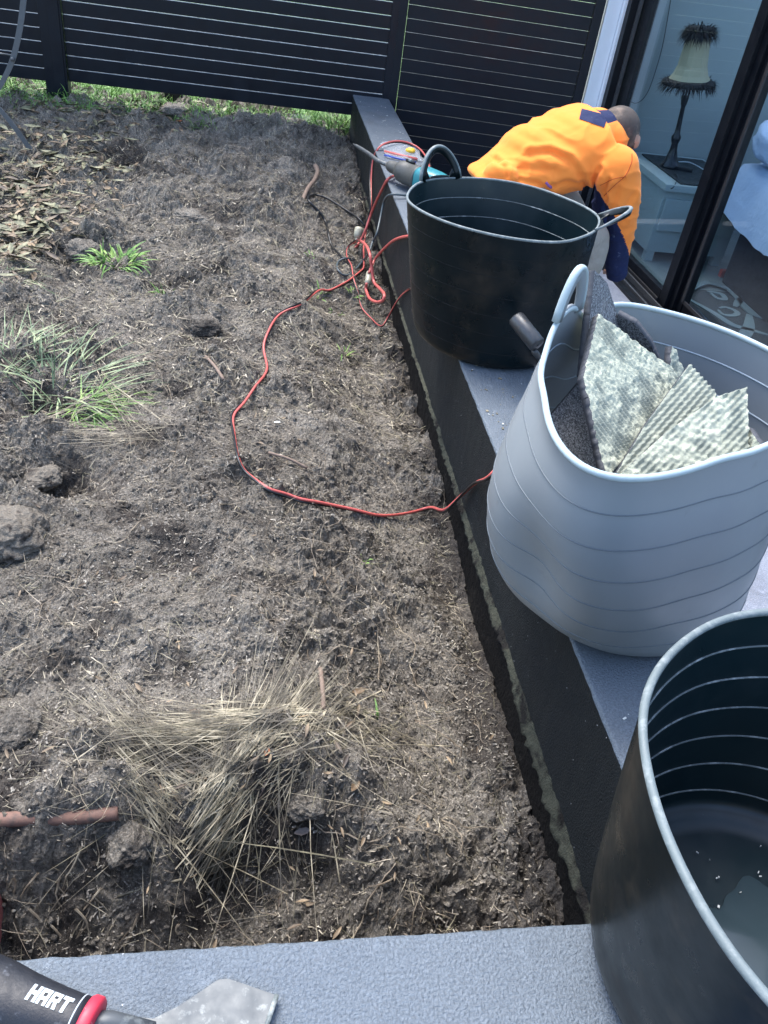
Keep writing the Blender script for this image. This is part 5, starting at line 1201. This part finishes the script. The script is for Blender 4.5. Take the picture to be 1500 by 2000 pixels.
def ell_loft(cs, axs, seg=24):
    """rings: centre, (side vec scaled), (up vec scaled)"""
    rings = []
    for c, (a, b) in zip(cs, axs): rings.append([np.array(c)+np.array(a)*math.cos(t)+np.array(b)*math.sin(t) for t in np.linspace(0, 2*math.pi, seg, endpoint=False)])
    V = [p for r in rings for p in r]; F = []; n = seg
    for i in range(len(rings)-1):
        for k in range(n): F.append((i*n+k, i*n+(k+1) % n, (i+1)*n+(k+1) % n, (i+1)*n+k))
    F += [tuple(range(n))[::-1], tuple((len(rings)-1)*n+k for k in range(n))]; return V, F
def ball(c, r, s=(1, 1, 1), rot=None):
    bm = bmesh.new(); bmesh.ops.create_icosphere(bm, subdivisions=3, radius=1)
    for v in bm.verts: v.co = Vector((v.co.x*r*s[0], v.co.y*r*s[1], v.co.z*r*s[2]))
    if rot is not None: bmesh.ops.rotate(bm, cent=(0, 0, 0), matrix=rot, verts=bm.verts)
    V = [np.array(v.co)+np.array(c) for v in bm.verts]; F = [tuple(v.index for v in f.verts) for f in bm.faces]; bm.free(); return V, F
# key joints from the photograph, all near Y = 3.2
def J(x, y, Y): return at(x, y, Y=Y)
hip = J(985, 372, 3.18); lum = J(1030, 325, 3.2); chest = J(1110, 290, 3.22); upb = J(1165, 272, 3.22); neck = J(1192, 262, 3.24); head = J(1206, 262, 3.24)
shR = J(1203, 330, 3.03); elR = J(1212, 420, 3.04); wrR = J(1203, 540, 3.10); shL = J(1160, 255, 3.42); elL = J(1190, 335, 3.42)
per = empty('person', (1.25, 3.2, -.52), 'worker in an orange and navy high visibility jumper bending down beside the glass door', 'person')
side = np.array([-.10, 1.0, .05]); side /= np.linalg.norm(side)
def trunk(s):
    cs = [hip, lum, chest, upb]; ax = []
    for i, c in enumerate(cs):
        w, d = [(.165, .12), (.16, .12), (.185, .125), (.19, .105)][i]
        t = (cs[min(i+1, 3)]-cs[max(i-1, 0)]); t /= np.linalg.norm(t); u = np.cross(t, side); u /= np.linalg.norm(u); ax.append((side*w*s, u*d*s))
    return cs, ax
tcs, tax = trunk(1.0)
body_parts = [ell_loft(tcs, tax), limb([upb, neck, head], [.075, .058, .055]), limb([shL, elL, elL+np.array([.02, -.02, -.26])], [.05, .04, .03]), limb([shR, elR, wrR], [.05, .042, .028])]
fx = J(1150, 560, 3.1)
kneeR = J(1150, 470, 3.0); ankR = np.array([kneeR[0]-.02, 3.02, -.44]); kneeL = kneeR+np.array([.02, .36, .0]); ankL = ankR+np.array([-.02, .38, 0])
for kn, an, s in ((kneeR, ankR, -1), (kneeL, ankL, 1)):
    body_parts.append(limb([hip+side*.09*s, (hip+side*.09*s+kn)/2, kn, (kn+an)/2, an], [.095, .085, .06, .055, .04])); body_parts.append(limb([an, an+np.array([.10, 0, -.045]), an+np.array([.17, 0, -.055])], [.04, .035, .025]))
hdir = (head-neck)/np.linalg.norm(head-neck)
hc = J(1207, 254, 3.24)
body_parts.append(ball(hc, .083, (1.0, 1.0, 1.04))); fd = np.array([.55, .80, -.2]); fd /= np.linalg.norm(fd); body_parts.append(ball(hc+fd*.055+np.array([0, 0, -.04]), .052, (1, 1, 1)))
body_parts.append(limb([hc+fd*.08+np.array([0, 0, -.02]), hc+fd*.115+np.array([0, 0, -.03])], [.014, .011], 8))
for s in (-1, 1): body_parts.append(ball(hc+s*np.array([.066, -.045, 0])+np.array([0, 0, -.025]), .026, (.6, .6, 1.1)))
# right hand with fingers closing on the track
body_parts.append(ball(wrR+np.array([.015, .045, -.01]), .036, (.9, 1.1, .5)))
for k in range(4):
    f0 = wrR+np.array([-.010+.015*k, .075, -.012]); l = [.055, .062, .058, .045][k]; body_parts.append(limb([f0, f0+np.array([.004, l*.55, -.006]), f0+np.array([.006, l*.8, -l*.45])], [.010, .009, .007], 8))
body_parts.append(limb([wrR+np.array([.035, .03, -.01]), wrR+np.array([.055, .055, -.02]), wrR+np.array([.055, .08, -.035])], [.011, .010, .008], 8))
hL = elL+np.array([.02, -.02, -.26]); body_parts.append(ball(hL, .04, (.9, .6, 1.1)))
for k in range(4): f0 = hL+np.array([-.018+.014*k, 0, -.03]); body_parts.append(limb([f0, f0+np.array([.004, -.01, -.03]), f0+np.array([.006, -.02, -.055])], [.010, .009, .007], 8))
hz_ = hc[2]
def bodymat(c):
    d = np.array(c)-hc
    if np.linalg.norm(d) < .115 and (d@fd < .045 or d[2] > .03) and not (abs(d@np.array([.826, -.563, 0])) > .078 and d[2] < .0): return 1
    return 0
remesh_join('body', body_parts, None, per, .0075, 3, None, bodymat, [M['skin'], M['hair']])
# jumper
jk = []
cs2, ax2 = trunk(1.13)
cs2 = [J(960, 385, 3.16)] + cs2; ax2 = [(ax2[0][0]*.98, ax2[0][1]*.95)]+ax2
jk.append(ell_loft(cs2, ax2)); jk.append(ball(shR, .083, (1, 1.0, 1))); jk.append(ball(shL, .085)); jk.append(ball((upb+neck)/2, .10, (1, 1.1, .85)))
jk.append(limb([shR, (shR+elR)/2+np.array([.012, -.01, 0]), elR+np.array([.006, -.004, 0]), (elR+wrR)/2, wrR+np.array([0, 0, -.005])], [.080, .070, .060, .052, .038], 20)); jk.append(limb([shL, elL, elL+np.array([.02, -.02, -.24])], [.08, .065, .042], 18))
jk.append(ball(J(1055, 300, 3.2), .128, (1.25, 1.25, .85))); jk.append(ball(J(1110, 290, 3.22), .125, (1.1, 1.3, .85)))
jk.append(limb([J(958, 338, 3.12), J(975, 338, 3.08), J(1010, 345, 3.05)], [.034, .042, .045], 12))
axis = (upb-hip)/np.linalg.norm(upb-hip)
def jdisp(c):
    # rib-like folds pulling from the shoulder and waist
    c = Vector(c); d = 0.0
    d += .006*mnoise.noise(Vector((c.x*5, c.y*3, c.z*7))); d += .006*(1-abs(mnoise.noise(Vector((c.x*6+c.z*9, c.y*3, c.z*10-c.x*7)))))**6
    f = (c-Vector(shR)); 
    w = math.exp(-((c.x-lum[0])/.12)**2); d -= .005*w*abs(math.sin((c.x*.7+c.z*1.5+.25*c.y)*34))**3
    w = math.exp(-((c.z-elR[2])/.10)**2)*(1 if c.x > shR[0]-.05 and c.y < 3.14 else 0); d -= .003*w*abs(math.sin(c.z*60+c.x*20))
    return d
def topx(c):
    v = np.array(c)-CP; z = v@CF; return np.array([750+FPX*(v@CR)/z, 1000-FPX*(v@CU)/z])
FOLDS = [([(1035, 300), (1075, 296), (1110, 312), (1132, 338), (1150, 372)], 6, .010), ([(995, 322), (1040, 330), (1085, 332)], 6, .007), ([(1172, 330), (1162, 350), (1158, 385)], 5, .011), ([(1080, 362), (1110, 355), (1145, 362)], 5, .008),
         ([(1135, 400), (1142, 378), (1158, 366)], 4, .009), ([(968, 312), (985, 325), (990, 345)], 5, .008), ([(1015, 352), (1050, 358), (1075, 376)], 4, .007), ([(1190, 350), (1180, 372), (1186, 392)], 4, .010), ([(1215, 350), (1205, 375), (1200, 395)], 5, .006), ([(1236, 380), (1222, 402), (1218, 430)], 5, .006)]
def foldv(C_):
    v = C_-CP; z = v@CF; p = np.stack([750+FPX*(v@CR)/z, 1000-FPX*(v@CU)/z], 1); d = np.zeros(len(p))
    for pts, w, a in FOLDS:
        best = np.full(len(p), 1e9); sg = np.ones(len(p))
        for q0, q1 in zip(pts[:-1], pts[1:]):
            q0 = np.array(q0, float); q1 = np.array(q1, float); e = q1-q0; t = np.clip((p-q0)@e/(e@e), 0, 1); r = p-(q0+t[:, None]*e); l = np.hypot(r[:, 0], r[:, 1])
            m_ = l < best; best = np.where(m_, l, best); sg = np.where(m_, np.where(e[0]*r[:, 1]-e[1]*r[:, 0] < 0, 1, -1), sg)
        d += .8*(-a*np.exp(-(best/w)**2) + a*.75*np.exp(-((best-w*2.0)/(w*1.1))**2)*np.where(sg > 0, 1, .4))
    return d
def jmat(c):
    c = np.array(c); q = topx(c)
    # navy underside and cuff of the right sleeve
    t = np.clip((shR[2]-c[2])/(shR[2]-wrR[2]), 0, 1)
    if c[1] < 3.2 and c[2] < shR[2]-.085 and c[0] > shR[0]-.09:
        axx = np.interp(c[2], [wrR[2], elR[2], shR[2]], [wrR[0], elR[0], shR[0]])
        if c[0] < axx+.012+ (t-.62)*.22: return 1
    if c[1] > 3.25 and c[2] < elL[2]: return 1
    return 0
jmp = remesh_join('jumper', jk, None, per, .006, 22, jdisp, jmat, [M['hivis'], M['navy']], foldv)
from mathutils.bvhtree import BVHTree
bvh = BVHTree.FromPolygons([v.co.copy() for v in jmp.data.vertices], [tuple(p.vertices) for p in jmp.data.polygons])
def seam(pts, r, mt, nm='seam'):
    Q = []
    for x, y in catmull([(a, b, 0) for a, b in pts], 8)[:, :2]:
        D = ray(x, y); h = bvh.ray_cast(Vector(CP), Vector(D/np.linalg.norm(D)))
        if h[0] is not None: Q.append(np.array(h[0])+np.array(h[1])*r*.3)
    if len(Q) > 2: tube(nm, Q, r, mt, per, 5)
M['seam'] = mat('seam_orange', (.55, .085, .015), .9); M['logo'] = mat('purple_mark', (.25, .10, .30), .8)
def patch(pts, mt, nm, off=.0025, nu=14, nv=9):
    (a_, b_, c_, d_) = [np.array(q, float) for q in pts]; V = []; F = []; ok = True
    for i in range(nu):
        for j in range(nv):
            u, v = i/(nu-1), j/(nv-1); x, y = (a_*(1-u)+b_*u)*(1-v)+(d_*(1-u)+c_*u)*v; D = ray(x, y); h = bvh.ray_cast(Vector(CP), Vector(D/np.linalg.norm(D)))
            if h[0] is None: V.append(V[-1] if V else np.array(upb)); continue
            V.append(np.array(h[0])+np.array(h[1])*off)
    for i in range(nu-1):
        for j in range(nv-1): F.append((i*nv+j, (i+1)*nv+j, (i+1)*nv+j+1, i*nv+j+1))
    mobj(nm, V, F, mt, per, True)
patch([(1136, 213), (1187, 226), (1180, 250), (1131, 233)], M['navy'], 'yoke_patch')
seam([(1234, 300), (1233, 318), (1222, 342), (1200, 362), (1180, 382)], .0016, M['seam']); seam([(1222, 345), (1198, 350), (1172, 362)], .0014, M['seam']); seam([(1138, 398), (1144, 380), (1156, 368)], .0014, M['seam'])
seam([(1066, 356), (1071, 362), (1076, 366)], .005, M['logo'], 'print_mark')
# collar standing round the neck: orange with a navy back yoke
cc = [J(1150, 235, 3.22), J(1182, 246, 3.23), J(1200, 256, 3.235)]
ndir = (hc-upb); ndir /= np.linalg.norm(ndir)
cu = np.cross(ndir, side); cu /= np.linalg.norm(cu); cen = upb+(hc-upb)*.56
def cring(c, a, b, n=36): return [c+side*a*math.cos(t)+cu*b*math.sin(t) for t in np.linspace(0, 2*math.pi, n, endpoint=False)]
rg = [cring(cen-ndir*.062, .135, .115), cring(cen-ndir*.02, .104, .092), cring(cen+ndir*.012, .088, .083), cring(cen+ndir*.018, .082, .077), cring(cen+ndir*.008, .076, .070), cring(cen-ndir*.03, .074, .068)]
co = loft('collar', rg, [M['hivis'], M['navy'], M['hivis_trim']], per, cap=False)
upv = cring(cen, 1, 1); 
for p in co.data.polygons:
    i = p.index//36; k = p.index % 36; d = (np.array(rg[0][k])-np.array(rg[0][(k+18) % 36])); d /= np.linalg.norm(d)
    top_ = d[2] > .55
    p.material_index = 2 if i >= 3 else (1 if (top_ and abs(d@side) < .70) else 0)
# trousers
tr = [ell_loft([hip-axis*.06, hip, lum*.6+hip*.4], [(tax[0][0]*1.02, tax[0][1]*1.0), (tax[0][0]*1.06, tax[0][1]*1.04), (tax[0][0]*1.04, tax[0][1]*1.0)])]
for kn, an, s in ((kneeR, ankR, -1), (kneeL, ankL, 1)): tr.append(limb([hip+side*.085*s, (hip+side*.09*s+kn)/2, kn, (kn+an)/2, an+np.array([0, 0, .02])], [.112, .10, .078, .072, .06], 20))
remesh_join('trousers', tr, M['trouser'], per, .01, 4, lambda c: .006*mnoise.noise(Vector(c)*14))
for an in (ankR, ankL): remesh_join('boot', [limb([an+np.array([-.02, 0, .05]), an+np.array([-.01, 0, -.02]), an+np.array([.06, 0, -.04]), an+np.array([.19, 0, -.05])], [.05, .052, .045, .032], 16)], M['boot'], per, .008, 3)
bpy.context.view_layer.update()
